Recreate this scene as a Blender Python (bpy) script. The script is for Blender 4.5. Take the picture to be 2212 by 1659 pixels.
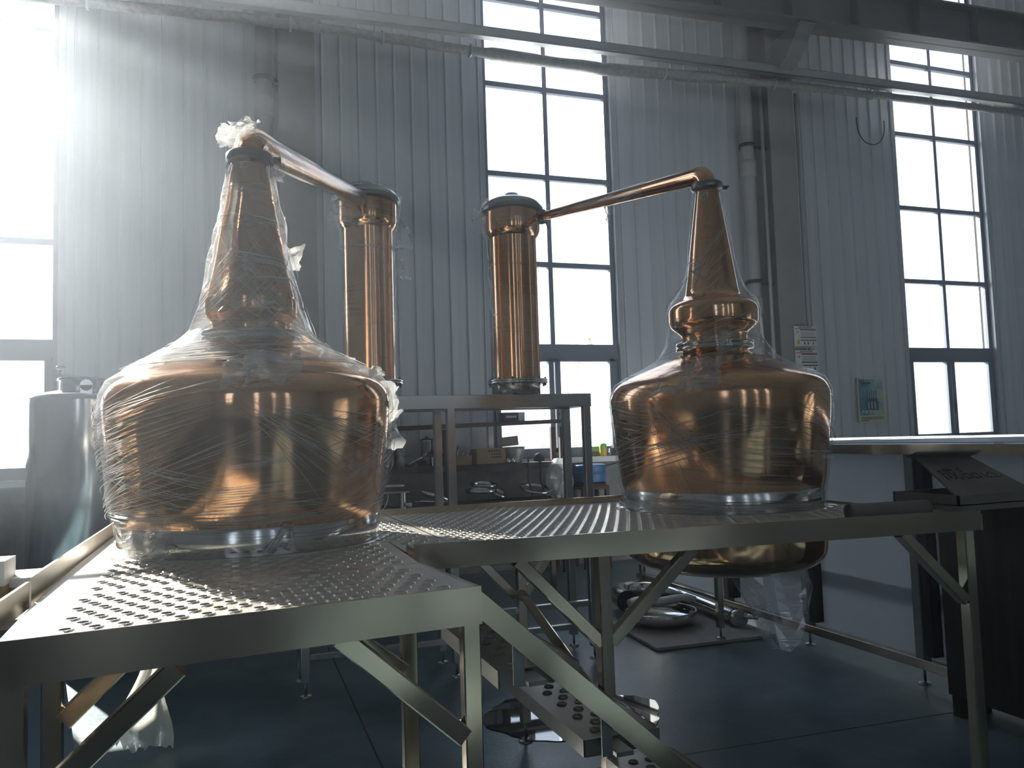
import bpy, bmesh, math, random
from mathutils import Vector, Matrix, noise
random.seed(7)
sc = bpy.context.scene
for o in list(bpy.data.objects): bpy.data.objects.remove(o)
COL = sc.collection
PI = math.pi

# ------------------------------------------------------------------ camera
CAM = Vector((0, 0, 1.45))
YAW, PIT, ROL, FPX = 0.341456523, 0.067454002, -0.032290611, 1731.60
fw = Vector((math.sin(YAW)*math.cos(PIT), math.cos(YAW)*math.cos(PIT), math.sin(PIT)))
r0 = Vector((math.cos(YAW), -math.sin(YAW), 0)); u0 = r0.cross(fw)
rt = r0*math.cos(ROL) + u0*math.sin(ROL); up = rt.cross(fw)
cd = bpy.data.cameras.new('camera'); cam = bpy.data.objects.new('camera', cd); COL.objects.link(cam)
cam.matrix_world = Matrix(((rt.x, up.x, -fw.x, CAM.x), (rt.y, up.y, -fw.y, CAM.y), (rt.z, up.z, -fw.z, CAM.z), (0, 0, 0, 1)))
cd.sensor_width = 36.0; cd.lens = FPX/2212*36.0; cd.clip_start = 0.02; cd.clip_end = 400
sc.camera = cam

# ------------------------------------------------------------------ light, world, exposure
SUN_E, SKY_E, HAZE = 17.0, 1.9, 0.0098
sc.view_settings.view_transform = 'Standard'; sc.view_settings.look = 'None'
sc.view_settings.exposure = 0.5; sc.view_settings.gamma = 1.0; sc.view_settings.use_curve_mapping = False
w = bpy.data.worlds.new('sky'); sc.world = w; w.use_nodes = True
nt = w.node_tree; nt.nodes.clear()
wo = nt.nodes.new('ShaderNodeOutputWorld'); bg = nt.nodes.new('ShaderNodeBackground')
tc = nt.nodes.new('ShaderNodeTexCoord'); sx = nt.nodes.new('ShaderNodeSeparateXYZ'); cr = nt.nodes.new('ShaderNodeValToRGB')
nt.links.new(tc.outputs['Generated'], sx.inputs[0]); nt.links.new(sx.outputs['Z'], cr.inputs[0])
cr.color_ramp.elements[0].position = 0.0; cr.color_ramp.elements[0].color = (0.84, 0.90, 0.98, 1)
cr.color_ramp.elements[1].position = 0.75; cr.color_ramp.elements[1].color = (0.50, 0.66, 1.0, 1)
e = cr.color_ramp.elements.new(0.3); e.color = (0.68, 0.80, 1.0, 1)
nt.links.new(cr.outputs[0], bg.inputs[0]); bg.inputs[1].default_value = SKY_E; nt.links.new(bg.outputs[0], wo.inputs[0])
SUNDIR = Vector((-0.425, 1.0, 0.56)).normalized()
sd = bpy.data.lights.new('sun', 'SUN'); sd.energy = SUN_E; sd.angle = 0.009; sd.color = (1.0, 0.95, 0.86)
so = bpy.data.objects.new('sun', sd); COL.objects.link(so); so.rotation_euler = SUNDIR.to_track_quat('Z', 'Y').to_euler()
so.location = SUNDIR*60
cy = sc.cycles
cy.max_bounces = 8; cy.diffuse_bounces = 4; cy.glossy_bounces = 5; cy.transmission_bounces = 6; cy.transparent_max_bounces = 24
cy.volume_bounces = 0; cy.sample_clamp_indirect = 6.0; cy.caustics_reflective = False; cy.caustics_refractive = False
cy.use_denoising = True
def portal(x0, x1, z0, z1, y, sgn):
    l = bpy.data.lights.new('window_daylight', 'AREA'); l.shape = 'RECTANGLE'; l.size = x1-x0; l.size_y = z1-z0; l.cycles.is_portal = True
    o = bpy.data.objects.new('window_daylight', l); COL.objects.link(o); o.location = ((x0+x1)/2, y, (z0+z1)/2)
    o.rotation_euler = (PI/2*sgn, 0, 0)

# ------------------------------------------------------------------ material helpers
def mat(name, col, rough=0.5, metal=0.0, var=0.0, scale=6.0, bump=0.0, stretch=(1, 1, 1), col2=None, rvar=0.0, spec=0.5, aniso=0):
    m = bpy.data.materials.new(name); m.use_nodes = True; t = m.node_tree; b = t.nodes['Principled BSDF']
    b.inputs['Base Color'].default_value = (*col, 1); b.inputs['Roughness'].default_value = rough; b.inputs['Metallic'].default_value = metal
    b.inputs['Specular IOR Level'].default_value = spec
    if var or bump or col2 or rvar:
        c = t.nodes.new('ShaderNodeTexCoord'); mp = t.nodes.new('ShaderNodeMapping'); mp.inputs['Scale'].default_value = stretch
        n = t.nodes.new('ShaderNodeTexNoise'); n.inputs['Scale'].default_value = scale; n.inputs['Detail'].default_value = 6; n.inputs['Roughness'].default_value = 0.62
        t.links.new(c.outputs['Object'], mp.inputs[0]); t.links.new(mp.outputs[0], n.inputs['Vector'])
        if var or col2:
            r = t.nodes.new('ShaderNodeValToRGB'); r.color_ramp.elements[0].position = 0.3; r.color_ramp.elements[1].position = 0.72
            k = col2 or tuple(max(0, x*(1-var)) for x in col)
            r.color_ramp.elements[0].color = (*k, 1); r.color_ramp.elements[1].color = (*(col if col2 else tuple(min(1, x*(1+var)) for x in col)), 1)
            t.links.new(n.outputs['Fac'], r.inputs[0]); t.links.new(r.outputs[0], b.inputs['Base Color'])
        if rvar:
            mr = t.nodes.new('ShaderNodeMapRange'); mr.inputs[1].default_value = 0.3; mr.inputs[2].default_value = 0.7
            mr.inputs[3].default_value = max(0.02, rough-rvar); mr.inputs[4].default_value = rough+rvar
            t.links.new(n.outputs['Fac'], mr.inputs[0]); t.links.new(mr.outputs[0], b.inputs['Roughness'])
        if bump:
            bp = t.nodes.new('ShaderNodeBump'); bp.inputs['Strength'].default_value = bump; bp.inputs['Distance'].default_value = 0.02
            t.links.new(n.outputs['Fac'], bp.inputs['Height']); t.links.new(bp.outputs[0], b.inputs['Normal'])
    return m

def film_mat(name, base=0.05, streak=0.5, edge=0.6, zs=55.0, tint=(0.93, 0.93, 0.92)):
    """clear stretch film: mostly see-through, with drawn-out streaks and glossy wrinkles"""
    m = bpy.data.materials.new(name); m.use_nodes = True; t = m.node_tree; t.nodes.clear(); N = t.nodes.new; L = t.links.new
    out = N('ShaderNodeOutputMaterial'); c = N('ShaderNodeTexCoord'); s = N('ShaderNodeSeparateXYZ'); L(c.outputs['Object'], s.inputs[0])
    at = N('ShaderNodeMath'); at.operation = 'ARCTAN2'; L(s.outputs['Y'], at.inputs[0]); L(s.outputs['X'], at.inputs[1])
    outs = []
    for k, (tilt, ang, zz) in enumerate(((0.22, 1.1, zs), (-0.33, 1.7, zs*0.8), (0.05, 3.0, zs*1.6))):
        ml = N('ShaderNodeMath'); ml.operation = 'MULTIPLY_ADD'; L(at.outputs[0], ml.inputs[0]); ml.inputs[1].default_value = tilt; L(s.outputs['Z'], ml.inputs[2])
        mz = N('ShaderNodeMath'); mz.operation = 'MULTIPLY'; L(ml.outputs[0], mz.inputs[0]); mz.inputs[1].default_value = zz
        ma = N('ShaderNodeMath'); ma.operation = 'MULTIPLY'; L(at.outputs[0], ma.inputs[0]); ma.inputs[1].default_value = ang
        cb = N('ShaderNodeCombineXYZ'); L(ma.outputs[0], cb.inputs[0]); L(mz.outputs[0], cb.inputs[1]); cb.inputs[2].default_value = 7.3*k
        n = N('ShaderNodeTexNoise'); n.inputs['Scale'].default_value = 1.0; n.inputs['Detail'].default_value = 3; n.inputs['Roughness'].default_value = 0.7
        L(cb.outputs[0], n.inputs['Vector']); outs.append(n.outputs['Fac'])
    mx = N('ShaderNodeMath'); mx.operation = 'MAXIMUM'; L(outs[0], mx.inputs[0]); L(outs[1], mx.inputs[1])
    big = N('ShaderNodeTexNoise'); big.inputs['Scale'].default_value = 5.0; big.inputs['Detail'].default_value = 3; L(c.outputs['Object'], big.inputs['Vector'])
    bm_ = N('ShaderNodeMapRange'); bm_.inputs[1].default_value = 0.42; bm_.inputs[2].default_value = 0.62; L(big.outputs['Fac'], bm_.inputs[0])
    sr = N('ShaderNodeMapRange'); sr.inputs[1].default_value = 0.575; sr.inputs[2].default_value = 0.68; L(mx.outputs[0], sr.inputs[0])
    sp = N('ShaderNodeMath'); sp.operation = 'MULTIPLY'; L(sr.outputs[0], sp.inputs[0]); L(bm_.outputs[0], sp.inputs[1])
    lw = N('ShaderNodeLayerWeight'); lw.inputs[0].default_value = 0.5
    pw = N('ShaderNodeMath'); pw.operation = 'POWER'; L(lw.outputs['Facing'], pw.inputs[0]); pw.inputs[1].default_value = 5.0
    f1 = N('ShaderNodeMath'); f1.operation = 'MULTIPLY_ADD'; L(sp.outputs[0], f1.inputs[0]); f1.inputs[1].default_value = streak; f1.inputs[2].default_value = base
    f2 = N('ShaderNodeMath'); f2.operation = 'MULTIPLY_ADD'; f2.use_clamp = True; L(pw.outputs[0], f2.inputs[0]); f2.inputs[1].default_value = edge; L(f1.outputs[0], f2.inputs[2])
    ad = N('ShaderNodeMath'); ad.operation = 'ADD'; L(mx.outputs[0], ad.inputs[0]); L(outs[2], ad.inputs[1])
    bp = N('ShaderNodeBump'); bp.inputs['Strength'].default_value = 0.45; bp.inputs['Distance'].default_value = 0.006; L(ad.outputs[0], bp.inputs['Height'])
    gl = N('ShaderNodeBsdfGlossy'); gl.inputs['Roughness'].default_value = 0.16; gl.inputs['Color'].default_value = (0.95, 0.95, 0.95, 1); L(bp.outputs[0], gl.inputs['Normal'])
    df = N('ShaderNodeBsdfDiffuse'); df.inputs['Color'].default_value = (*tint, 1); L(bp.outputs[0], df.inputs['Normal'])
    tl = N('ShaderNodeBsdfTranslucent'); tl.inputs['Color'].default_value = (*tint, 1)
    m1 = N('ShaderNodeMixShader'); m1.inputs[0].default_value = 0.5; L(df.outputs[0], m1.inputs[1]); L(tl.outputs[0], m1.inputs[2])
    m2 = N('ShaderNodeMixShader'); m2.inputs[0].default_value = 0.4; L(m1.outputs[0], m2.inputs[1]); L(gl.outputs[0], m2.inputs[2])
    tr = N('ShaderNodeBsdfTransparent'); tr.inputs[0].default_value = (0.985, 0.985, 0.985, 1)
    m3 = N('ShaderNodeMixShader'); L(f2.outputs[0], m3.inputs[0]); L(tr.outputs[0], m3.inputs[1]); L(m2.outputs[0], m3.inputs[2])
    L(m3.outputs[0], out.inputs[0]); return m

def glass_mat(name, dirt=0.02):
    m = bpy.data.materials.new(name); m.use_nodes = True; t = m.node_tree; t.nodes.clear(); N = t.nodes.new; L = t.links.new
    out = N('ShaderNodeOutputMaterial'); tr = N('ShaderNodeBsdfTransparent'); tr.inputs[0].default_value = (0.97, 0.98, 0.98, 1)
    gl = N('ShaderNodeBsdfGlossy'); gl.inputs['Roughness'].default_value = 0.02
    fr = N('ShaderNodeLayerWeight'); fr.inputs[0].default_value = 0.12
    df = N('ShaderNodeBsdfTranslucent'); df.inputs[0].default_value = (0.9, 0.9, 0.88, 1)
    a = N('ShaderNodeMixShader'); L(fr.outputs['Fresnel'], a.inputs[0]); L(tr.outputs[0], a.inputs[1]); L(gl.outputs[0], a.inputs[2])
    b = N('ShaderNodeMixShader'); b.inputs[0].default_value = dirt; L(a.outputs[0], b.inputs[1]); L(df.outputs[0], b.inputs[2])
    L(b.outputs[0], out.inputs[0]); return m

M = {}
M['copper'] = mat('polished_copper', (0.84, 0.52, 0.31), 0.12, 1.0, bump=0.012, scale=5, stretch=(1, 1, 0.6), col2=(0.72, 0.42, 0.24), rvar=0.05)
M['steel'] = mat('polished_stainless_steel', (0.66, 0.66, 0.64), 0.12, 1.0, rvar=0.05, scale=4, bump=0.01)
M['brushed'] = mat('brushed_stainless_steel', (0.64, 0.54, 0.42), 0.15, 1.0, var=0.06, scale=1.5, rvar=0.05)
M['stainless'] = mat('grey_stainless_tube', (0.52, 0.52, 0.52), 0.22, 1.0, var=0.08, scale=2)
M['tread'] = mat('shaded_dark_steel_tread', (0.24, 0.23, 0.21), 0.35, 1.0, var=0.15, scale=4)  # darker copy of the brushed steel, with shade put into its colour
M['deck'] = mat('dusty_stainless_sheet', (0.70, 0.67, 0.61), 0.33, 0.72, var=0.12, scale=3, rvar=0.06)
M['tank'] = mat('tank_stainless', (0.62, 0.64, 0.66), 0.17, 1.0, scale=3, rvar=0.04)
M['clamp'] = mat('dark_steel_clamp', (0.24, 0.25, 0.26), 0.35, 1.0)
M['frame'] = mat('window_frame_paint', (0.16, 0.19, 0.25), 0.45)
M['trim'] = mat('galvanised_flashing', (0.58, 0.61, 0.66), 0.35, 0.3, var=0.06, scale=2)
M['conc'] = mat('bare_concrete', (0.25, 0.25, 0.25), 0.9, var=0.25, scale=4, bump=0.2)
M['col'] = mat('grey_painted_steel', (0.33, 0.33, 0.32), 0.6, var=0.1, scale=3)
M['beam'] = mat('dark_grey_girder_paint', (0.22, 0.22, 0.23), 0.55, var=0.12, scale=2)
M['pvc'] = mat('grey_plastic_pipe', (0.50, 0.50, 0.49), 0.45, var=0.08, scale=2)
M['foil'] = mat('dull_foil_lagging', (0.42, 0.42, 0.42), 0.42, 0.6, var=0.2, scale=18, bump=0.5)
M['zinc'] = mat('galvanised_channel', (0.52, 0.54, 0.56), 0.38, 0.7, var=0.1, scale=4)
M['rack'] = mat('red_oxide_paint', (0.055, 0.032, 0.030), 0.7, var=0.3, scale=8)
M['card'] = mat('brown_cardboard', (0.34, 0.24, 0.15), 0.85, var=0.15, scale=6)
M['dcard'] = mat('dull_grey_card', (0.19, 0.18, 0.16), 0.85, var=0.15, scale=6)
M['ink'] = mat('black_ink', (0.02, 0.02, 0.022), 0.7)
M['black'] = mat('black_rubber', (0.02, 0.02, 0.02), 0.6)
M['white'] = mat('white_plastic', (0.82, 0.82, 0.81), 0.4)
M['panel'] = mat('white_bench_panel', (0.60, 0.65, 0.74), 0.4, var=0.06, scale=1.5)
def panel_mat():
    m = bpy.data.materials.new('translucent_white_sheet'); m.use_nodes = True; t = m.node_tree; t.nodes.clear(); N = t.nodes.new; L = t.links.new
    out = N('ShaderNodeOutputMaterial'); d = N('ShaderNodeBsdfDiffuse'); d.inputs[0].default_value = (0.88, 0.92, 0.98, 1)
    tl = N('ShaderNodeBsdfTranslucent'); tl.inputs[0].default_value = (0.88, 0.92, 0.98, 1); g = N('ShaderNodeBsdfGlossy'); g.inputs['Roughness'].default_value = 0.35
    x = N('ShaderNodeMixShader'); x.inputs[0].default_value = 0.40; L(d.outputs[0], x.inputs[1]); L(tl.outputs[0], x.inputs[2])
    y = N('ShaderNodeMixShader'); y.inputs[0].default_value = 0.08; L(x.outputs[0], y.inputs[1]); L(g.outputs[0], y.inputs[2]); L(y.outputs[0], out.inputs[0]); return m
M['sheetpanel'] = panel_mat()
M['tile'] = mat('white_bench_top', (0.80, 0.80, 0.78), 0.4, var=0.05, scale=2)
M['wood'] = mat('dark_stained_wood', (0.045, 0.035, 0.027), 0.6, var=0.3, scale=4, stretch=(6, 6, 0.6))
M['blue'] = mat('blue_drum_plastic', (0.03, 0.13, 0.30), 0.4)
M['green'] = mat('lime_green_plastic', (0.35, 0.75, 0.08), 0.4)
M['yellow'] = mat('yellow_plastic', (0.85, 0.55, 0.03), 0.4)
M['red'] = mat('red_print', (0.55, 0.06, 0.05), 0.5)
M['navy'] = mat('navy_print', (0.03, 0.05, 0.10), 0.5)
M['purple'] = mat('purple_box_print', (0.12, 0.05, 0.12), 0.6)
M['board'] = mat('grey_chipboard', (0.36, 0.34, 0.32), 0.85, var=0.18, scale=5)
M['film'] = film_mat('clear_stretch_film', 0.025, 0.45, 0.5)
M['film2'] = film_mat('layered_stretch_film', 0.34, 0.5, 0.6, 40)
M['tuft'] = film_mat('crumpled_stretch_film', 0.42, 0.5, 0.5, 80)
M['crease'] = film_mat('doubled_film_crease', 0.55, 0.1, 0.2, 30)
M['sheet'] = film_mat('milky_plastic_sheet', 0.85, 0.1, 0.1, 12, (0.85, 0.83, 0.74))
M['haze_film'] = film_mat('grey_dusty_film', 0.50, 0.3, 0.3, 20, (0.55, 0.6, 0.66))
M['glass'] = glass_mat('window_glass', 0.02)
M['bark'] = mat('pale_bark', (0.5, 0.46, 0.40), 0.9, var=0.2)

def wall_mat():
    m = mat('ribbed_steel_siding', (0.73, 0.775, 0.83), 0.36, 0.25, var=0.07, scale=1.2, stretch=(9, 9, 0.18), rvar=0.08)
    return m
M['wall'] = wall_mat()
M['plain'] = mat('pale_wall_panel', (0.70, 0.73, 0.76), 0.6, var=0.06, scale=1)

def floor_mat():
    m = bpy.data.materials.new('teal_painted_concrete'); m.use_nodes = True; t = m.node_tree; b = t.nodes['Principled BSDF']; N = t.nodes.new; L = t.links.new
    c = N('ShaderNodeTexCoord'); n = N('ShaderNodeTexNoise'); n.inputs['Scale'].default_value = 1.1; n.inputs['Detail'].default_value = 8; n.inputs['Roughness'].default_value = 0.65
    L(c.outputs['Object'], n.inputs['Vector'])
    r = N('ShaderNodeValToRGB'); r.color_ramp.elements[0].position = 0.38; r.color_ramp.elements[1].position = 0.64
    r.color_ramp.elements[0].color = (0.048, 0.088, 0.104, 1); r.color_ramp.elements[1].color = (0.145, 0.200, 0.222, 1)
    L(n.outputs['Fac'], r.inputs[0]); L(r.outputs[0], b.inputs['Base Color'])
    b.inputs['Specular IOR Level'].default_value = 0.3
    mr = N('ShaderNodeMapRange'); mr.inputs[3].default_value = 0.20; mr.inputs[4].default_value = 0.48; L(n.outputs['Fac'], mr.inputs[0]); L(mr.outputs[0], b.inputs['Roughness'])
    n2 = N('ShaderNodeTexNoise'); n2.inputs['Scale'].default_value = 40; n2.inputs['Detail'].default_value = 4; L(c.outputs['Object'], n2.inputs['Vector'])
    bp = N('ShaderNodeBump'); bp.inputs['Strength'].default_value = 0.12; bp.inputs['Distance'].default_value = 0.01; L(n2.outputs['Fac'], bp.inputs['Height']); L(bp.outputs[0], b.inputs['Normal'])
    return m
M['floor'] = floor_mat()

def leaf_mat():
    m = bpy.data.materials.new('overexposed_pale_leaves'); m.use_nodes = True; t = m.node_tree; t.nodes.clear(); N = t.nodes.new; L = t.links.new
    out = N('ShaderNodeOutputMaterial'); d = N('ShaderNodeBsdfDiffuse'); d.inputs[0].default_value = (0.80, 0.79, 0.70, 1)  # whitened to put the overexposed outdoor light into the leaf colour
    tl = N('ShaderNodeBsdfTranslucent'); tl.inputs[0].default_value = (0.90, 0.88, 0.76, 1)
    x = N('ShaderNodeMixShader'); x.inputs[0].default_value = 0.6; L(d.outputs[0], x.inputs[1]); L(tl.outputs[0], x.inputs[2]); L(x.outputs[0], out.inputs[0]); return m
M['leaf'] = leaf_mat()
M['ground'] = mat('pale_yard_concrete', (0.62, 0.61, 0.57), 0.9, var=0.1, scale=0.5)

def poster_mat():
    m = bpy.data.materials.new('poster_print'); m.use_nodes = True; t = m.node_tree; b = t.nodes['Principled BSDF']; N = t.nodes.new; L = t.links.new
    c = N('ShaderNodeTexCoord'); s = N('ShaderNodeSeparateXYZ'); L(c.outputs['Object'], s.inputs[0])
    n = N('ShaderNodeTexNoise'); n.inputs['Scale'].default_value = 7; L(c.outputs['Object'], n.inputs['Vector'])
    a = N('ShaderNodeMath'); a.operation = 'MULTIPLY_ADD'; L(s.outputs['X'], a.inputs[0]); a.inputs[1].default_value = 1.6; L(n.outputs['Fac'], a.inputs[2])
    r = N('ShaderNodeValToRGB'); E = r.color_ramp.elements; E[0].position = 0.25; E[0].color = (0.06, 0.26, 0.40, 1); E[1].position = 0.9; E[1].color = (0.70, 0.70, 0.52, 1)
    x = E.new(0.5); x.color = (0.16, 0.45, 0.50, 1); x = E.new(0.68); x.color = (0.38, 0.60, 0.58, 1)
    L(a.outputs[0], r.inputs[0]); L(r.outputs[0], b.inputs['Base Color']); b.inputs['Roughness'].default_value = 0.4; return m
M['poster'] = poster_mat()
M['cream'] = mat('cream_card', (0.78, 0.74, 0.58), 0.6)
M['slate'] = mat('slate_blue_ink', (0.06, 0.12, 0.22), 0.5)
M['pale'] = mat('pale_ink', (0.65, 0.72, 0.75), 0.5)

# ------------------------------------------------------------------ mesh helpers
class B:
    """collects shapes, then links them as ONE mesh object"""
    def __init__(s): s.bm = bmesh.new(); s.mi = 0
    def poly(s, pts, flip=False):
        v = [s.bm.verts.new(p) for p in pts]
        f = s.bm.faces.new(v[::-1] if flip else v); f.material_index = s.mi; return f
    def hexa(s, p):      # 8 points: bottom 4 ccw, top 4 ccw
        v = [s.bm.verts.new(q) for q in p]
        for ix in ((3, 2, 1, 0), (4, 5, 6, 7), (0, 1, 5, 4), (1, 2, 6, 5), (2, 3, 7, 6), (3, 0, 4, 7)):
            f = s.bm.faces.new([v[i] for i in ix]); f.material_index = s.mi
    def box(s, x0, x1, y0, y1, z0, z1):
        s.hexa([(x0, y0, z0), (x1, y0, z0), (x1, y1, z0), (x0, y1, z0), (x0, y0, z1), (x1, y0, z1), (x1, y1, z1), (x0, y1, z1)]); return s
    def bar(s, a, b, wx, wz, upv=(0, 0, 1), cap=True):
        """rectangular tube from a to b; wx sideways, wz along upv; chamfered corners"""
        a = Vector(a); b = Vector(b); d = (b-a).normalized(); uv = Vector(upv)
        if abs(d.dot(uv)) > 0.98: uv = Vector((0, 1, 0))
        sd_ = d.cross(uv).normalized(); uv = sd_.cross(d).normalized()
        hx, hz = wx/2, wz/2; c = min(hx, hz)*0.14
        ring = [(-hx, -hz+c), (-hx+c, -hz), (hx-c, -hz), (hx, -hz+c), (hx, hz-c), (hx-c, hz), (-hx+c, hz), (-hx, hz-c)]
        va = [s.bm.verts.new(a+sd_*x+uv*z) for x, z in ring]; vb = [s.bm.verts.new(b+sd_*x+uv*z) for x, z in ring]
        for i in range(8):
            f = s.bm.faces.new((va[i], va[(i+1) % 8], vb[(i+1) % 8], vb[i])); f.material_index = s.mi
        if cap:
            for vv in (va[::-1], vb):
                f = s.bm.faces.new(vv); f.material_index = s.mi
        return s
    def lathe(s, prof, seg=48, o=(0, 0, 0), fn=None, smooth=True, capb=False, capt=False):
        rows = []
        for (r, z) in prof:
            row = []
            for k in range(seg):
                t = 2*PI*k/seg; rr = r; zz = z
                if fn: rr, zz = fn(t, r, z)
                row.append(s.bm.verts.new((o[0]+rr*math.cos(t), o[1]+rr*math.sin(t), o[2]+zz)))
            rows.append(row)
        for i in range(len(rows)-1):
            for k in range(seg):
                f = s.bm.faces.new((rows[i][k], rows[i][(k+1) % seg], rows[i+1][(k+1) % seg], rows[i+1][k])); f.smooth = smooth; f.material_index = s.mi
        if capb: f = s.bm.faces.new(rows[0][::-1]); f.material_index = s.mi
        if capt: f = s.bm.faces.new(rows[-1]); f.material_index = s.mi
        return s
    def tube(s, path, rad, seg=16, cap=True, fn=None):
        P = [Vector(p) for p in path]; n = len(P); R = rad if isinstance(rad, (list, tuple)) else [rad]*n
        rows = []; ref = None
        for i in range(n):
            d = (P[min(i+1, n-1)]-P[max(i-1, 0)]).normalized()
            if ref is None:
                ref = Vector((0, 0, 1)) if abs(d.z) < 0.9 else Vector((1, 0, 0))
            a = d.cross(ref).normalized(); b = a.cross(d).normalized(); ref = b
            row = []
            for k in range(seg):
                t = 2*PI*k/seg; rr = R[i]*(fn(t, i) if fn else 1)
                row.append(s.bm.verts.new(P[i]+a*rr*math.cos(t)+b*rr*math.sin(t)))
            rows.append(row)
        for i in range(n-1):
            for k in range(seg):
                f = s.bm.faces.new((rows[i][k], rows[i+1][k], rows[i+1][(k+1) % seg], rows[i][(k+1) % seg])); f.smooth = True; f.material_index = s.mi
        if cap:
            for rr in (rows[0], rows[-1][::-1]):
                f = s.bm.faces.new(rr); f.material_index = s.mi
        return s
    def crumple(s, c, size, n=9, amp=0.5, seed=0, axes=((1, 0, 0), (0, 0, 1)), fold=1.5):
        """a scrunched scrap of film: a folded grid with ragged edge"""
        rnd = random.Random(seed); c = Vector(c); A = Vector(axes[0]).normalized(); C_ = Vector(axes[1]).normalized(); Nn = A.cross(C_)
        off = Vector((rnd.uniform(0, 50), rnd.uniform(0, 50), rnd.uniform(0, 50))); g = {}
        for i in range(n+1):
            for j in range(n+1):
                u = i/n-0.5; v = j/n-0.5; edge = max(abs(u), abs(v))*2
                q = Vector((u*fold, v*fold, 0))+off
                d = noise.noise_vector(q*1.6)*amp + noise.noise_vector(q*3.4)*amp*0.3
                k = 1+0.12*rnd.uniform(-1, 1)*(edge > 0.95)
                g[i, j] = s.bm.verts.new(c+(A*(u*k+d.x*0.35)+C_*(v*k+d.y*0.35)+Nn*d.z*0.6)*size)
        for i in range(n):
            for j in range(n):
                f = s.bm.faces.new((g[i, j], g[i+1, j], g[i+1, j+1], g[i, j+1])); f.material_index = s.mi; f.smooth = rnd.random() < 0.6
        return s
    def build(s, name, m, parent=None, fixn=True):
        if fixn: bmesh.ops.recalc_face_normals(s.bm, faces=s.bm.faces[:])
        me = bpy.data.meshes.new(name); s.bm.to_mesh(me); s.bm.free()
        for x in (m if isinstance(m, (list, tuple)) else [m]): me.materials.append(M[x] if isinstance(x, str) else x)
        o = bpy.data.objects.new(name, me); COL.objects.link(o)
        if parent is not None:
            o.parent = parent; o.matrix_parent_inverse = Matrix.Translation(-parent.location)
        return o
def tag(o, label, cat, group=None):
    o['label'] = label; o['category'] = cat
    if group: o['group'] = group
    return o
def thing(name, label, cat, loc=(0, 0, 0), group=None):
    o = bpy.data.objects.new(name, None); COL.objects.link(o); o.location = loc; o.empty_display_size = 0.1
    return tag(o, label, cat, group)
def struct(o):
    o['kind'] = 'structure'; return o
def recenter(o):
    """put a single-mesh thing's origin in its middle so object textures run over it"""
    c = sum((v.co for v in o.data.vertices), Vector())/max(1, len(o.data.vertices))
    o.data.transform(Matrix.Translation(-c)); o.location = c; return o
def one(b, name, m, label, cat, group=None):
    return tag(recenter(b.build(name, m)), label, cat, group)

# ================================================================== THE HALL
YW = 8.5; SILL = 1.21; HEAD = 7.9; CEIL = 8.6; XL, XR, YF = -7.0, 14.0, -9.0
WIN = [(-3.38, -1.507), (2.775, 4.387), (8.80, 10.42)]
b = B(); b.box(XL, XR, YF, YW+0.3, -0.2, 0); struct(b.build('floor', 'floor'))
b = B(); b.box(XL, XR, YF, YW+0.3, CEIL, CEIL+0.2); struct(b.build('ceiling', 'plain'))
def ribbed(b, x0, x1, z0, z1, pitch=0.195):
    """steel siding with a narrow double rib every pitch, as one surface"""
    xs = [(x0, 0)]; x = math.ceil(x0/pitch)*pitch
    while x < x1-0.03:
        if x > x0+0.03: xs += [(x-0.018, 0), (x-0.011, 0.024), (x-0.001, 0.024), (x+0.004, 0.006), (x+0.008, 0.006), (x+0.016, 0)]
        x += pitch
    xs.append((x1, 0))
    lo = [b.bm.verts.new((x, YW-d, z0)) for x, d in xs]; hi = [b.bm.verts.new((x, YW-d, z1)) for x, d in xs]
    for i in range(len(xs)-1): b.bm.faces.new((lo[i], lo[i+1], hi[i+1], hi[i]))
b = B(); edges = [XL]+[v for w_ in WIN for v in w_]+[XR]
for i in range(0, len(edges), 2):
    ribbed(b, edges[i], edges[i+1], SILL, HEAD); b.box(edges[i], edges[i+1], YW+0.04, YW+0.2, SILL, HEAD)
b.box(XL, XR, YW+0.001, YW+0.2, HEAD, CEIL)
wb = struct(b.build('wall_back', 'wall'))
b = B(); b.box(XL, XR, YW-0.03, YW+0.2, 0, SILL); struct(b.build('baseboard_back', 'conc'))
b = B(); b.box(XL-0.2, XL, YF, YW+0.3, 0, CEIL); struct(b.build('wall_left', 'plain'))
b = B(); b.box(XR, XR+0.2, YF, YW+0.3, 0, CEIL); struct(b.build('wall_right', 'plain'))
FWIN = [(-4.6, -3.4, 1.2), (0.10, 0.75, 0.08), (2.95, 3.45, 0.08), (5.4, 6.05, 0.08)]; FZ = (1.2, 6.6)  # unseen openings behind the camera, narrowed and lowered for streaks reflected in copper
b = B(); fe = [XL]+[v for w_ in FWIN for v in w_[:2]]+[XR]
for i in range(0, len(fe), 2): b.box(fe[i], fe[i+1], YF-0.2, YF, 0, CEIL)
for (x0, x1, zs) in FWIN: b.box(x0, x1, YF-0.2, YF, 0, zs); b.box(x0, x1, YF-0.2, YF, FZ[1], CEIL)
struct(b.build('wall_front', 'plain'))
for (x0, x1) in WIN: portal(x0, x1, SILL, HEAD, YW+0.22, -1)
for (x0, x1, zs) in FWIN: portal(x0, x1, zs, FZ[1], YF-0.22, 1)
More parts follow.
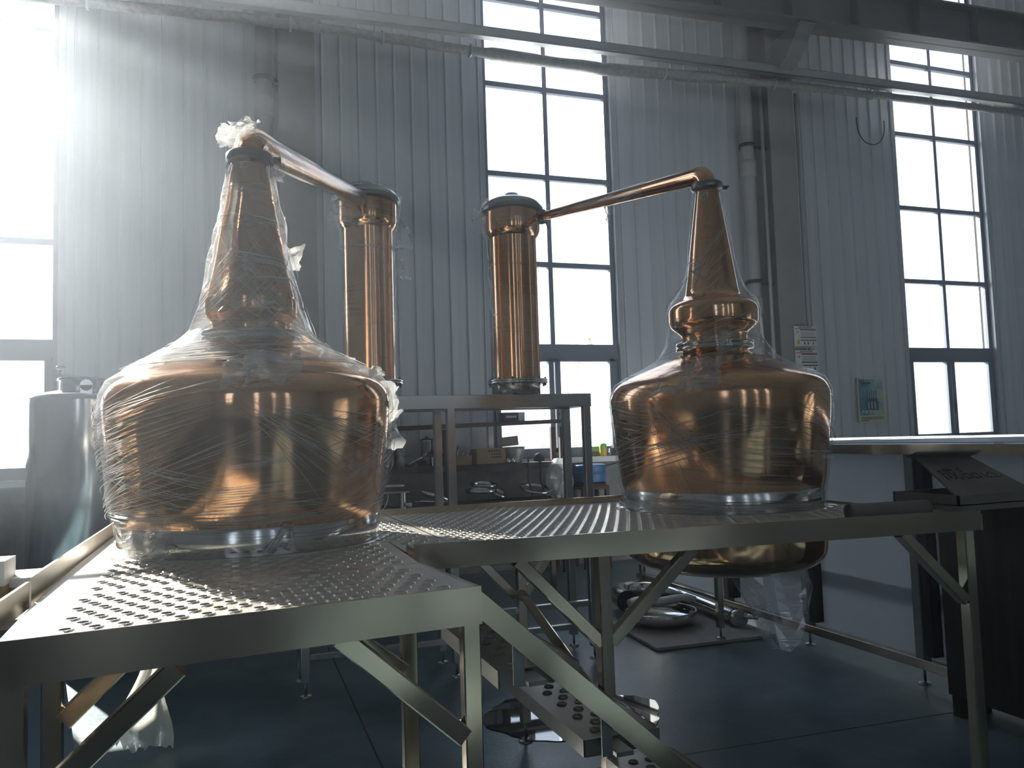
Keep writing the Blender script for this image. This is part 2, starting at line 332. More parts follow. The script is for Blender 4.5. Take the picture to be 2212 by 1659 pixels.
# windows
BARS = [3.457, 4.498, 5.559, 6.60, 7.62]
def window(n, x0, x1, y, z0, z1, front=False):
    b = B(); yo, yi = (y+0.05, y+0.12) if not front else (y-0.14, y-0.07)
    f = 0.055
    b.box(x0, x0+f, yo, yi, z0, z1); b.box(x1-f, x1, yo, yi, z0, z1); b.box(x0, x1, yo, yi, z0, z0+0.06); b.box(x0, x1, yo, yi, z1-0.06, z1)
    xm = (x0+x1)/2-0.02
    b.box(xm-0.028, xm+0.028, yo, yi, 2.43, z1)
    b.box(x0, x1, yo-0.01, yi+0.01, 2.345, 2.52)
    for z in BARS:
        if z < z1-0.1: b.box(x0, x1, yo+0.005, yi-0.005, z-0.03, z+0.03)
    o = struct(b.build('window_%d' % n, 'frame'))
    g = B(); g.box(x0+0.02, x1-0.02, (yo+yi)/2-0.003, (yo+yi)/2+0.003, 2.5, z1-0.03); gp = g.build('glass_pane', 'glass', o)
    s = B()      # two opening sashes below the transom
    for (a, c) in ((x0+f, xm-0.01), (xm+0.01, x1-f)):
        s = B(); k = 0.062
        s.box(a, a+k, yo-0.02, yi-0.02, z0+0.05, 2.35); s.box(c-k, c, yo-0.02, yi-0.02, z0+0.05, 2.35)
        s.box(a, c, yo-0.02, yi-0.02, z0+0.05, z0+0.05+k); s.box(a, c, yo-0.02, yi-0.02, 2.35-k*0.5, 2.35)
        so_ = s.build('sash', 'frame', o)
        g = B(); g.box(a+k*0.5, c-k*0.5, yo+0.01, yo+0.016, z0+0.06, 2.34); g.build('sash_glass', 'glass', so_)
    if not front:
        h = B(); h.bar((xm+0.02, yo-0.03, 1.60), (xm+0.02, yo-0.03, 1.82), 0.018, 0.016, (0, 1, 0)); h.bar((xm+0.02, yo-0.015, 1.71), (xm+0.02, yo-0.05, 1.71), 0.03, 0.03)
        h.build('handle', 'black', o)
    return o
for i, (x0, x1) in enumerate(WIN): window(i+1, x0, x1, YW, SILL, HEAD)
for i, (x0, x1, zs) in enumerate(FWIN): window(i+4, x0, x1, YF, zs, FZ[1], True)
n = 1
for (x0, x1) in WIN:          # pale flashing round each opening, with the depth of the reveal
    for xa, xb in ((x0-0.06, x0), (x1, x1+0.06)):
        b = B(); b.box(xa, xb, YW-0.022, YW+0.2, SILL-0.02, HEAD); struct(b.build('trim_%d' % n, 'trim')); n += 1
    b = B(); b.box(x0-0.1, x1+0.1, YW-0.16, YW+0.14, SILL-0.06, SILL); struct(b.build('trim_%d' % n, 'tile')); n += 1
# ================================================================== OUTSIDE
b = B(); b.box(-80, 120, YW+0.5, 160, -0.6, -0.5); o = b.build('yard_ground', 'ground'); o['kind'] = 'structure'
def tree(x, y, h, w_, label, seed, base=-0.5):
    rnd = random.Random(seed); t = thing('tree', label, 'tree', (x, y, base), 'trees beyond the middle window')
    k = B(); k.tube([(x, y, base), (x+0.05, y, base+h*0.5), (x, y, base+h*0.95)], [0.13, 0.08, 0.02], 8); k.build('trunk', 'bark', t)
    f = B()
    for i in range(int(900*w_)):
        z = rnd.uniform(0.08, 1.0); rr = w_*0.5*(math.sin(PI*min(1, z*1.02)**0.8)**0.8+0.05)*math.sqrt(rnd.random())
        a = rnd.uniform(0, 2*PI); p = Vector((x+rr*math.cos(a), y+rr*math.sin(a), base+h*z)); s = rnd.uniform(0.06, 0.15)
        u = Vector((rnd.gauss(0, 1), rnd.gauss(0, 1), rnd.gauss(0, 1))).normalized(); v = u.orthogonal().normalized()
        f.poly([p-u*s-v*s*0.6, p+u*s-v*s*0.6, p+u*s+v*s*0.6, p-u*s+v*s*0.6])
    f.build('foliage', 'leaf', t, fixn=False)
tree(12.9, 25, 7.2, 2.4, 'tallest pale leafy tree at the right edge of the middle window', 1)
tree(13.65, 29, 5.95, 1.35, 'slim pale poplar beside the tallest tree outside the middle window', 2)
tree(14.85, 33, 6.1, 1.3, 'shortest slim pale poplar seen through the middle of the middle window', 3)
b = B(); rnd = random.Random(5)
for i in range(260):
    x = rnd.uniform(-30, 70); y = rnd.uniform(66, 70); h = rnd.uniform(1.5, 3.6); wd = rnd.uniform(1, 2.6)
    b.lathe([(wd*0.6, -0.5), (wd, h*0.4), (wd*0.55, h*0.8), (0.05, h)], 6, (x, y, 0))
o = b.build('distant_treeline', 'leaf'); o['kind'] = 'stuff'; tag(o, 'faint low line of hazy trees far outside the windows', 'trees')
b = B()
for i in range(260):
    x = rnd.uniform(18.5, 26.5); y = rnd.uniform(17, 20); h = rnd.uniform(1.2, 2.9); dx = rnd.uniform(-0.2, 0.2)
    b.tube([(x, y, -0.5), (x+dx*0.5, y, h*0.6), (x+dx, y, h)], [0.014, 0.01, 0.004], 4, cap=False)
o = b.build('bare_saplings', 'bark'); o['kind'] = 'stuff'; tag(o, 'thicket of thin bare stems outside the window nearest the poster', 'saplings')

# ================================================================== STRUCTURE ON THE BACK WALL
def steel_column(x0, x1, label):
    t = thing('steel_column', label, 'column', ((x0+x1)/2, 8.3, 0)); t['kind'] = 'structure'
    b = B(); b.box(x0, x1, 8.13, 8.145, 0, CEIL); b.build('front_flange', 'col', t)
    b = B(); xm = (x0+x1)/2; b.box(xm-0.006, xm+0.006, 8.145, 8.48, 0, CEIL); b.build('web', 'col', t)
    b = B(); b.box(x0, x1, 8.465, 8.48, 0, CEIL); b.build('rear_flange', 'col', t)
steel_column(0.50, 0.86, 'grey steel wall column behind the left still')
steel_column(6.42, 6.80, 'grey steel wall column carrying the girder and the safety signs')
def downpipe(x, label, joints):
    t = thing('drain_pipe', label, 'pipe', (x, 8.36, 0), 'drain pipes by the wall columns')
    b = B(); b.tube([(x, 8.36, 0), (x, 8.36, CEIL)], 0.085, 24, cap=False); b.build('pipe', 'pvc', t)
    for z in joints:
        b = B(); b.lathe([(0.087, z-0.10), (0.098, z-0.095), (0.098, z+0.1), (0.087, z+0.11)], 24, (x, 8.36, 0)); b.build('socket', 'pvc', t)
        b = B(); b.lathe([(0.1, z+0.28), (0.106, z+0.285), (0.106, z+0.32), (0.1, z+0.325)], 24, (x, 8.36, 0)); b.box(x-0.02, x+0.3, 8.36, 8.39, z+0.285, z+0.32); b.build('pipe_clamp', 'black', t)
downpipe(0.37, 'grey drain pipe on the wall behind the left still', [4.9, 2.6])
downpipe(6.24, 'grey drain pipe running down beside the column with signs', [4.75, 3.0])
for x, y, lb in ((6.36, 8.2, 'thin pale conduit running down between drain pipe and column'), (6.90, 8.2, 'thin white conduit running down past the safety signs')):
    b = B(); b.tube([(x, y, 0.0), (x, y, 5.75 if x > 6.5 else 5.9)], 0.022, 12); one(b, 'conduit', 'pvc', lb, 'conduit', 'conduits by the right column')
# services along the wall
pipe_px = [(-6.9, 5.74), (-3.5, 5.70), (-1.96, 5.70), (0.06, 5.79), (1.17, 5.80), (2.71, 5.77), (4.2, 5.77), (6.15, 5.87), (8.4, 5.93), (11.0, 5.97), (13.9, 6.0)]
pipe_px = [(x*0.972, 1.45+(z-1.45)*0.972) for x, z in pipe_px]
t = thing('insulated_pipe', 'long foil-wrapped pipe slung along the back wall below the channel', 'pipe', (3, 8.05, 5.8))
path = []
for i in range(len(pipe_px)-1):
    (xa, za), (xb, zb) = pipe_px[i], pipe_px[i+1]; kk = max(2, int((xb-xa)/0.12))
    for j in range(kk): u = j/kk; path.append((xa+(xb-xa)*u, 8.05, za+(zb-za)*u+0.012*noise.noise(Vector((xa*3+(xb-xa)*u*3, 0, 0)))))
b = B(); b.tube(path, [0.05+0.012*noise.noise(Vector((p[0]*1.3, 4, 0)))+(0.018 if 2.7 < p[0] < 5.6 else 0) for p in path], 14); b.build('lagging', 'foil', t)
for x in (-1.2, 0.62, 1.55, 2.5, 4.9, 6.45, 8.0):
    b = B(); z = min(path, key=lambda p: abs(p[0]-x))[2]
    b.lathe([(0.066, -0.012), (0.072, -0.01), (0.072, 0.01), (0.066, 0.012)], 16); 
    bmesh.ops.rotate(b.bm, verts=b.bm.verts[:], cent=(0, 0, 0), matrix=Matrix.Rotation(PI/2, 3, 'Y')); bmesh.ops.translate(b.bm, verts=b.bm.verts[:], vec=(x, 8.05, z))
    b.build('pipe_band', 'zinc', t)
t = thing('cable_channel', 'long galvanised channel running along the back wall above the pipe', 'channel', (6, 8.05, 5.9))
b = B(); za, zb = 5.842, 5.995
def chan(b, x0, x1):
    z0 = za+(zb-za)*(x0-0.6)/10.3; z1 = za+(zb-za)*(x1-0.6)/10.3
    for (ya, yb, da, db) in ((8.00, 8.008, -0.055, 0.055), (8.00, 8.09, 0.047, 0.055), (8.00, 8.09, -0.055, -0.047)):
        b.hexa([(x0, ya, z0+da), (x1, ya, z1+da), (x1, yb, z1+da), (x0, yb, z0+da), (x0, ya, z0+db), (x1, ya, z1+db), (x1, yb, z1+db), (x0, yb, z0+db)])
chan(b, -6.9, 13.9); b.build('channel_section', 'zinc', t)
for x in (0.55, 0.80, 6.5, 6.72):
    b = B(); b.bar((x, 8.116, 5.74), (x, 8.116, 6.12), 0.05, 0.016, (0, 1, 0)); b.build('bracket', 'col', t)
# crane girder on its corbel
t = thing('crane_girder', 'dark grey runway girder with stiffener plates at top right', 'girder', (9, 7.6, 6.4)); t['kind'] = 'structure'
gz = lambda x: 6.30+0.03*(x-4.7)
b = B()
def gseg(b, x0, x1, y0, y1, d0, d1):
    b.hexa([(x0, y0, gz(x0)+d0), (x1, y0, gz(x1)+d0), (x1, y1, gz(x1)+d0), (x0, y1, gz(x0)+d0), (x0, y0, gz(x0)+d1), (x1, y0, gz(x1)+d1), (x1, y1, gz(x1)+d1), (x0, y1, gz(x0)+d1)])
gseg(b, 2.6, 13.9, 7.70, 7.72, 0.0, 0.52); b.build('web', 'beam', t)
b = B(); gseg(b, 2.6, 13.9, 7.56, 7.86, 0, 0.025); b.build('bottom_flange', 'beam', t)
b = B(); gseg(b, 2.6, 13.9, 7.56, 7.86, 0.5, 0.525); b.build('top_flange', 'beam', t)
for x in (3.4, 4.4, 5.4, 6.4, 7.4, 8.4, 9.4, 10.4, 11.4):
    b = B(); gseg(b, x, x+0.012, 7.57, 7.70, 0.02, 0.5); b.build('stiffener', 'beam', t)
b = B(); x0, x1 = 6.50, 6.72; b.hexa([(x0, 7.85, 6.02), (x1, 7.85, 6.02), (x1, 8.15, 5.85), (x0, 8.15, 5.85), (x0, 7.55, 6.33), (x1, 7.55, 6.33), (x1, 8.15, 6.33), (x0, 8.15, 6.33)])
b.build('corbel', 'beam', t)
b = B(); b.tube([(8.1+0.24*(1-math.cos(a))/1.0, 8.44, 5.66-0.36*math.sin(a)**0.7) for a in [PI*i/24 for i in range(25)]], 0.007, 6)
one(b, 'cable_loop', 'black', 'thin dark cable hanging in a loop on the siding left of the poster window', 'cable')

# poster and signs
def flat(b, x0, x1, z0, z1, y, mi): b.mi = mi; b.poly([(x0, y, z0), (x1, y, z0), (x1, y, z1), (x0, y, z1)])
px0, px1, pz0, pz1 = 7.86, 8.30, 1.50, 2.10
t = thing('poster', 'cream bordered teal poster of a machine hung on the siding', 'poster', ((px0+px1)/2, YW-0.02, (pz0+pz1)/2))
b = B(); b.box(px0, px1, YW-0.035, YW-0.02, pz0, pz1); b.build('backing_board', 'cream', t)
b = B(); b.box(px0+0.02, px1-0.02, YW-0.0365, YW-0.0352, pz0+0.10, pz1-0.02); pp = b.build('picture', 'poster', t, fixn=True)
pp.data.transform(Matrix.Translation((-(px0+px1)/2, 0, -(pz0+pz1)/2))); pp.matrix_parent_inverse = Matrix(); pp.location = (0, -YW+0.02+0, 0)
b = B(); y = YW-0.0372
flat(b, px0+0.13, px1-0.10, pz0+0.17, pz0+0.29, y, 0); flat(b, px0+0.14, px1-0.12, pz0+0.29, pz0+0.33, y, 0)
for k in range(5): flat(b, px0+0.15+k*0.036, px0+0.168+k*0.036, pz0+0.33, pz0+0.44-0.012*(k % 2), y, 0); flat(b, px0+0.168+k*0.036, px0+0.176+k*0.036, pz0+0.33, pz0+0.45, y, 1)
for k in range(3): flat(b, px0+0.16+k*0.055, px0+0.178+k*0.055, pz0+0.19, pz0+0.28, y-0.0004, 1)
for k in range(14): flat(b, px0+0.035+k*0.024, px0+0.062+k*0.024, pz0+0.115+0.03*abs(math.sin(k)), pz0+0.135+0.035*abs(math.sin(k*1.3)), y, 1+(k % 2)*1)
b.build('machine_picture', ['slate', 'pale', 'poster'], t, fixn=False)
b = B()
for k in range(7): flat(b, px0+0.055+k*0.024, px0+0.074+k*0.024, pz1-0.085, pz1-0.06, y, 0)
for k in range(5): flat(b, px0+0.055+k*0.018, px0+0.068+k*0.018, pz1-0.108, pz1-0.096, y, 0)
b.build('title_lettering', 'ink', t, fixn=False)
b = B()
for r_ in range(3):
    for k in range(24 if r_ < 2 else 8): flat(b, px0+0.035+k*0.0158, px0+0.047+k*0.0158, pz0+0.068-r_*0.022, pz0+0.079-r_*0.022, y+0.0015, 0)
b.build('lettering', 'ink', t, fixn=False)
def safety_sign(z0, z1, label):
    x0, x1 = 6.60, 6.93; t = thing('safety_sign', label, 'sign', ((x0+x1)/2, 8.12, z0), 'safety signs on the column')
    b = B(); b.box(x0, x1, 8.10, 8.112, z0, z1); b.build('board', 'white', t)
    y = 8.0985; H_ = z1-z0; b = B(); f = lambda a, c, d, g_, m_: flat(b, x0+a*(x1-x0), x0+c*(x1-x0), z0+d*H_, z0+g_*H_, y, m_)
    f(0.02, 0.98, 0.86, 0.89, 0); f(0.02, 0.98, 0.02, 0.045, 0)
    for k in range(8): f(0.2+k*0.075, 0.25+k*0.075, 0.92, 0.97, 1)
    for zz in (0.80, 0.44, 0.30): f(0.26, 0.98, zz, zz+0.05, 1)
    for r_ in range(5): f(0.28, 0.94-0.06*(r_ % 2), 0.54+r_*0.045, 0.556+r_*0.045, 2)
    for k in (0.10, 0.17): f(k-0.02, k+0.02, 0.72, 0.76, 1)
    f(0.09, 0.18, 0.66, 0.68, 1)
    for k in (0.44, 0.60, 0.84): f(k-0.03, k+0.03, 0.12, 0.24, 1)
    b.mi = 3; b.poly([(x0+0.02, y, z0+0.12*H_), (x0+0.085, y, z0+0.12*H_), (x0+0.0525, y, z0+0.42*H_)])
    b.mi = 1
    for k in range(4): f(0.085+k*0.012, 0.235-k*0.012, 0.15+k*0.05, 0.162+k*0.05, 1)
    b.build('sign_print', ['red', 'navy', 'beam', 'yellow'], t, fixn=False)
safety_sign(2.46, 2.72, 'upper white safety sign with red stripes and yellow triangle on the column')
safety_sign(2.14, 2.42, 'lower white safety sign on the column, partly behind the right still')

# ================================================================== PLATFORM
H = 1.105; HT = 0.0115
def bil(q, u, v): return Vector(q[0])*(1-u)*(1-v)+Vector(q[1])*u*(1-v)+Vector(q[2])*u*v+Vector(q[3])*(1-u)*v
def dimple_plate(b, q, z, pitch=0.05, margin=(0.09, 0.03, 0.015, 0.02), skip=None):
    """sheet with rows of punched raised holes; q = 4 corners (x,y) ccw from front left; margins left,right,front,back"""
    W_ = ((Vector(q[1])-Vector(q[0])).length+(Vector(q[2])-Vector(q[3])).length)/2; D_ = ((Vector(q[3])-Vector(q[0])).length+(Vector(q[2])-Vector(q[1])).length)/2
    ml, mr, mf, mb = margin; nx = max(1, int((W_-ml-mr)/pitch)); ny = max(1, int((D_-mf-mb)/pitch))
    pu = (W_-ml-mr)/nx; pv = (D_-mf-mb)/ny
    def P(x, y, dz=0): p = bil(q, x/W_, y/D_); return (p.x, p.y, z+dz)
    def cell(x0, x1, y0, y1, hole):
        cx_, cy_ = (x0+x1)/2, (y0+y1)/2; p = P(cx_, cy_)
        if skip and skip(p[0], p[1]): return
        if not hole: b.poly([P(x0, y0), P(x1, y0), P(x1, y1), P(x0, y1)]); return
        o8 = [(x1, cy_), (x1, y1), (cx_, y1), (x0, y1), (x0, cy_), (x0, y0), (cx_, y0), (x1, y0)]
        rr = [(0.0172, 0.0), (0.0146, 0.0036), (0.0128, 0.0036), (0.0122, -0.006)]
        rows = [[b.bm.verts.new(P(*c)) for c in o8]]
        for r_, dz in rr: rows.append([b.bm.verts.new(P(cx_+r_*math.cos(PI/4*k), cy_+r_*math.sin(PI/4*k), dz)) for k in range(8)])
        for i in range(len(rows)-1):
            for k in range(8):
                f = b.bm.faces.new((rows[i][k], rows[i][(k+1) % 8], rows[i+1][(k+1) % 8], rows[i+1][k])); f.smooth = i > 0
    for j in range(ny):
        y0, y1 = mf+j*pv, mf+(j+1)*pv; of = pu/2 if j % 2 else 0
        if of: cell(ml, ml+of, y0, y1, False)
        for i in range(nx - (1 if of else 0)): cell(ml+of+i*pu, ml+of+(i+1)*pu, y0, y1, True)
        if of: cell(ml+nx*pu-of, ml+nx*pu, y0, y1, False)
    for (x0, x1, y0, y1) in ((0, ml, 0, D_), (ml+nx*pu, W_, 0, D_), (ml, ml+nx*pu, 0, mf), (ml, ml+nx*pu, mf+ny*pv, D_)):
        b.poly([P(x0, y0), P(x1, y0), P(x1, y1), P(x0, y1)])
SL = (0.085, 3.107); SR = (2.175, 3.237)
AX0, AX1 = -0.43, 0.552
qA = [(-0.405, 1.734), (0.552, 1.827), (0.508, 2.265), (-0.43, 2.222)]
t = thing('work_platform', 'near left step of the perforated steel platform, sunlit, with plain front fascia', 'platform', (0.06, 2.0, 0))
b = B(); dimple_plate(b, qA, H, margin=(0.08, 0.05, 0.012, 0.03)); b.build('deck_plate', 'deck', t)
def fascia(b, p0, p1, z0, z1, th=0.006, lip=0.02):
    p0 = Vector((*p0, 0)); p1 = Vector((*p1, 0)); d = (p1-p0).normalized(); n_ = Vector((-d.y, d.x, 0))
    def Q(p, off, z): v = p+n_*off; return (v.x, v.y, z)
    b.hexa([Q(p0, 0, z0), Q(p1, 0, z0), Q(p1, th, z0), Q(p0, th, z0), Q(p0, 0, z1), Q(p1, 0, z1), Q(p1, th, z1), Q(p0, th, z1)])
    b.hexa([Q(p0, th, z0), Q(p1, th, z0), Q(p1, lip, z0), Q(p0, lip, z0), Q(p0, th, z0+th), Q(p1, th, z0+th), Q(p1, lip, z0+th), Q(p0, lip, z0+th)])
b = B(); fascia(b, (-0.80, 1.697), (0.556, 1.825), H-0.085, H+0.002); b.build('fascia', 'brushed', t)
b = B(); fascia(b, (0.556, 1.825), (0.512, 2.27), H-0.085, H+0.001); b.build('side_fascia', 'brushed', t)
b = B(); b.box(-0.455, -0.448, 1.55, 2.205, H-0.02, H+0.042); b.build('curb', 'deck', t)
def post(px, py, z0, z1, s=0.042): b = B(); b.bar((px, py, z0), (px, py, z1), s, s, (0, 1, 0)); return b
def foot(b, x, y):
    b.tube([(x, y, 0.012), (x, y, 0.09)], 0.008, 10); b.lathe([(0.0, 0.016), (0.012, 0.014), (0.034, 0.008), (0.036, 0.0)], 20, (x, y, 0))
for (x, y) in ((0.532, 1.852), (0.462, 2.215), (-0.385, 1.772), (-0.395, 2.19)):
    b = post(x, y, 0.08, H-0.01); lg = b.build('leg', 'brushed', t); f = B(); foot(f, x, y); f.build('foot', 'clamp', lg)
for (a, c) in (((0.225, 1.822, 1.03), (0.510, 1.852, 0.765)), ((0.20, 2.19, 1.03), (0.442, 2.212, 0.83)), ((-0.10, 1.80, 1.01), (-0.40, 1.795, 0.74)), ((-0.15, 2.2, 1.03), (-0.37, 2.19, 0.82))):
    b = B(); b.bar(a, c, 0.044, 0.044, (0, 1, 0)); b.build('brace', 'brushed', t)
b = B(); b.bar((-0.37, 1.80, H-0.03), (0.51, 1.87, H-0.03), 0.03, 0.04); b.bar((-0.37, 2.17, H-0.03), (0.46, 2.2, H-0.03), 0.03, 0.04); b.bar((0.02, 1.82, H-0.03), (0.02, 2.2, H-0.03), 0.03, 0.04); b.build('joist', 'brushed', t)

t = thing('work_platform', 'long perforated steel platform carrying both copper stills', 'platform', (1.1, 3.0, 0))
inL = lambda x, y: math.hypot(x-SL[0], y-SL[1]) < 0.468
inR = lambda x, y: math.hypot(x-SR[0], y-SR[1]) < 0.468
F0, F1 = (0.535, 2.455), (2.62, 2.245)     # front edge
ff = lambda x: F0[1]+(F1[1]-F0[1])*(x-F0[0])/(F1[0]-F0[0])
b = B(); dimple_plate(b, [(-0.43, 2.228), (0.508, 2.27), (0.52, 2.80), (-0.44, 2.80)], H, skip=inL); b.build('deck_plate', 'deck', t)
b = B(); dimple_plate(b, [(-0.44, 2.806), (0.70, 2.806), (0.70, 3.765), (-0.44, 3.765)], H, margin=(0.09, 0.02, 0.015, 0.03), skip=inL); b.build('deck_plate', 'deck', t)
b = B(); dimple_plate(b, [(0.523, 2.46), (0.703, 2.44), (0.703, 2.803), (0.523, 2.803)], H, margin=(0.01, 0.01, 0.01, 0.01)); b.build('deck_plate', 'deck', t)
b = B(); dimple_plate(b, [(0.706, ff(0.706)), (2.62, F1[1]), (2.62, 3.765), (0.706, 3.765)], H, pitch=0.047, margin=(0.01, 0.03, 0.01, 0.03), skip=inR); b.build('deck_plate', 'deck', t)
b = B(); fascia(b, F0, F1, H-0.048, H+0.028, 0.005); b.build('fascia', 'brushed', t)
b = B(); fascia(b, (F0[0]-0.003, F0[1]+0.10), F0, H-0.048, H+0.018, 0.004); b.build('side_fascia', 'brushed', t)
b = B(); b.box(-0.45, 2.62, 3.767, 3.773, H-0.05, H+0.032); b.build('rear_curb', 'brushed', t)
b = B(); b.box(-0.457, -0.45, 2.235, 3.77, H-0.03, H+0.048); b.build('curb', 'deck', t)
b = B(); b.box(2.62, 2.626, F1[1], 3.77, H-0.05, H+0.01); b.build('end_fascia', 'brushed', t)
legs2 = ((1.155, 2.425), (1.335, 3.72), (2.585, 2.29))
for (x, y) in legs2:
    b = post(x, y, 0.09, H-0.01, 0.044); lg = b.build('leg', 'brushed', t); f = B(); foot(f, x, y); f.build('foot', 'clamp', lg)
for (a, c) in (((0.865, 2.442, 1.06), (1.14, 2.425, 0.775)), ((1.48, 2.395, 1.06), (1.175, 2.425, 0.775)), ((1.08, 3.72, 0.92), (1.30, 3.72, 0.69)), ((1.52, 3.72, 0.92), (1.35, 3.72, 0.69)),
               ((2.30, 2.31, 1.06), (2.56, 2.29, 0.80)), ((1.34, 3.70, 0.69), (1.16, 2.45, 0.55)), ((1.08, 3.72, 0.92), (1.0, 3.72, 1.04)), ((1.52, 3.72, 0.92), (1.62, 3.72, 1.04))):
    b = B(); b.bar(a, c, 0.040, 0.040, (0, 1, 0)); b.build('brace', 'brushed', t)
b = B()
for y in (2.5, 3.68): b.bar((0.60 if y < 3 else -0.42, y, H-0.035), (2.6, y-0.12 if y < 3 else y, H-0.035), 0.03, 0.045)
for x in (-0.42, 0.75, 1.45, 2.58): b.bar((x, 2.50 if x > 0.6 else 2.28, H-0.035), (x, 3.72, H-0.035), 0.03, 0.045)
b.build('joist', 'brushed', t)
# stairs going down to the right
t = thing('steel_steps', 'steel steps leading down from the near platform corner', 'steps', (1.1, 2.2, 0))
b = B(); a = Vector((0.562, 1.90, 1.060)); c = Vector((1.738, 1.90, 0.0)); d = (c-a).normalized(); nn = Vector((-d.z, 0, d.x))
wd = 0.026
b.hexa([a-nn*-wd, c-nn*-wd, c-nn*-wd+Vector((0, 0.03, 0)), a-nn*-wd+Vector((0, 0.03, 0)), a+nn*-wd, c+nn*-wd, c+nn*-wd+Vector((0, 0.03, 0)), a+nn*-wd+Vector((0, 0.03, 0))])
b.build('stringer', 'brushed', t)
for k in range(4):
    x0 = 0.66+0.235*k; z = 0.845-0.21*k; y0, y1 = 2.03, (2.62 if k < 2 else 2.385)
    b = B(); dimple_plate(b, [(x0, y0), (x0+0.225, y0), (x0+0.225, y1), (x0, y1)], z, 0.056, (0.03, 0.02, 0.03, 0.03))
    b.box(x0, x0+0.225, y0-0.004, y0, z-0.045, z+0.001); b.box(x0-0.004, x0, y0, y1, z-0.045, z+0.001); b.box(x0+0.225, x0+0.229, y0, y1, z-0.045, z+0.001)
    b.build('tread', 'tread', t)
    b = B(); b.bar((x0+0.07, 1.93, z-0.012), (x0+0.07, 2.06, z-0.012), 0.05, 0.012); b.bar((x0+0.02, 1.932, z-0.01), (x0+0.02, 1.932, z+0.10), 0.03, 0.004, (0, 1, 0)); b.build('tread_bracket', 'clamp', t)

# ================================================================== COPPER STILLS
def ripple(seed, amp=0.006, big=0.012):
    def fn(t, r, z):
        p = Vector((math.cos(t)*1.3, math.sin(t)*1.3, z*9+seed)); q = Vector((math.cos(t)*4, math.sin(t)*4, z*3+seed*2))
        return r+abs(noise.noise(p))*big+noise.noise(q)*amp, z
    return fn
def interp(prof, n=6):
    out = []
    for i in range(len(prof)-1):
        for j in range(n): u = j/n; out.append((prof[i][0]*(1-u)+prof[i+1][0]*u, prof[i][1]*(1-u)+prof[i+1][1]*u))
    out.append(prof[-1]); return out
def smooth(pts, n=8):
    """Catmull-Rom through profile points"""
    out = []
    for i in range(len(pts)-1):
        p0 = Vector(pts[max(i-1, 0)]); p1 = Vector(pts[i]); p2 = Vector(pts[i+1]); p3 = Vector(pts[min(i+2, len(pts)-1)])
        for j in range(n):
            u = j/n; out.append(tuple(0.5*((2*p1)+(p2-p0)*u+(2*p0-5*p1+4*p2-p3)*u*u+(3*p1-p0-3*p2+p3)*u**3)))
    out.append(pts[-1]); return out
def still(c, label, cone, film, arm, film_arm, seed, armr):
    t = thing('copper_pot_still', label, 'still', (c[0], c[1], 0.62), 'copper pot stills')
    o = (c[0], c[1], 0)
    # pot: dished bottom, straight sides that swell slightly, rounded shoulder
    body = smooth([(0.0, 0.805), (0.22, 0.812), (0.37, 0.838), (0.438, 0.88), (0.455, 0.95), (0.452, 1.09)], 6)
    b = B(); b.lathe(body, 72, o); b.build('pot_base', 'copper', t)
    b = B(); b.lathe([(0.451, 1.1035), (0.496, 1.1035), (0.497, 1.1062), (0.455, 1.1062)], 72, o); b.build('base_ring', 'deck', t)
    b = B(); b.lathe([(0.449, 1.085), (0.452, 1.09), (0.453, 1.20), (0.449, 1.205)], 72, o); b.build('steel_band', 'steel', t)
    b = B(); b.lathe(smooth([(0.455, 1.195), (0.464, 1.24), (0.476, 1.35), (0.490, 1.47), (0.499, 1.57), (0.497, 1.625), (0.472, 1.672), (0.42, 1.705), (0.34, 1.742), (0.24, 1.785), (0.165, 1.815), (0.150, 1.835)], 7), 80, o); b.build('pot_body', 'copper', t)
    b = B(); b.lathe([(0.148, 1.83), (0.176, 1.832), (0.180, 1.836), (0.180, 1.848), (0.172, 1.851), (0.180, 1.854), (0.180, 1.868), (0.174, 1.872), (0.145, 1.873)], 56, o); b.build('flange', 'steel', t)
    b = B(); b.lathe(smooth(cone, 6), 64, o); b.build('neck', 'copper', t)
    zt = cone[-1][1]; rt_ = cone[-1][0]
    b = B(); b.lathe([(rt_, zt-0.012), (rt_+0.020, zt-0.010), (rt_+0.024, zt-0.002), (rt_+0.024, zt+0.016), (rt_+0.018, zt+0.024), (rt_, zt+0.026)], 40, o); cl = b.build('clamp', 'clamp', t)
    b = B(); q = Vector((c[0]+(rt_+0.03), c[1]-0.01, zt+0.006)); b.bar(q-Vector((0.012, 0, 0)), q+Vector((0.02, 0, 0)), 0.02, 0.02); b.tube([q+Vector((0.012, -0.03, 0)), q+Vector((0.012, 0.03, 0))], 0.005, 8); b.build('clamp_bolt', 'clamp', cl)
    b = B(); b.tube(arm, armr, 28); b.build('lyne_arm', 'copper', t)
    # manway low on the shoulder, under the film
    # film round the pot and a looser skirt over shoulder and neck
    fb = film['body']; b = B(); b.lathe(interp(fb, 7), 120, o, ripple(seed)); b.build('stretch_film', film.get('mat', 'film'), t)
    fs = film['skirt']; b = B(); b.lathe(interp(smooth(fs, 3), 3), 96, o, ripple(seed+9, film.get('amp', 0.006), film.get('big', 0.014))); b.build('film_skirt', film.get('smat', 'film'), t)
    if film_arm:
        p, r_ = film_arm; b = B(); b.tube(p, r_, 24, cap=False, fn=lambda a, i: 1+0.13*noise.noise(Vector((math.cos(a)*2, math.sin(a)*2, i*0.5+seed)))); b.build('arm_film', 'film2', t)
    return t
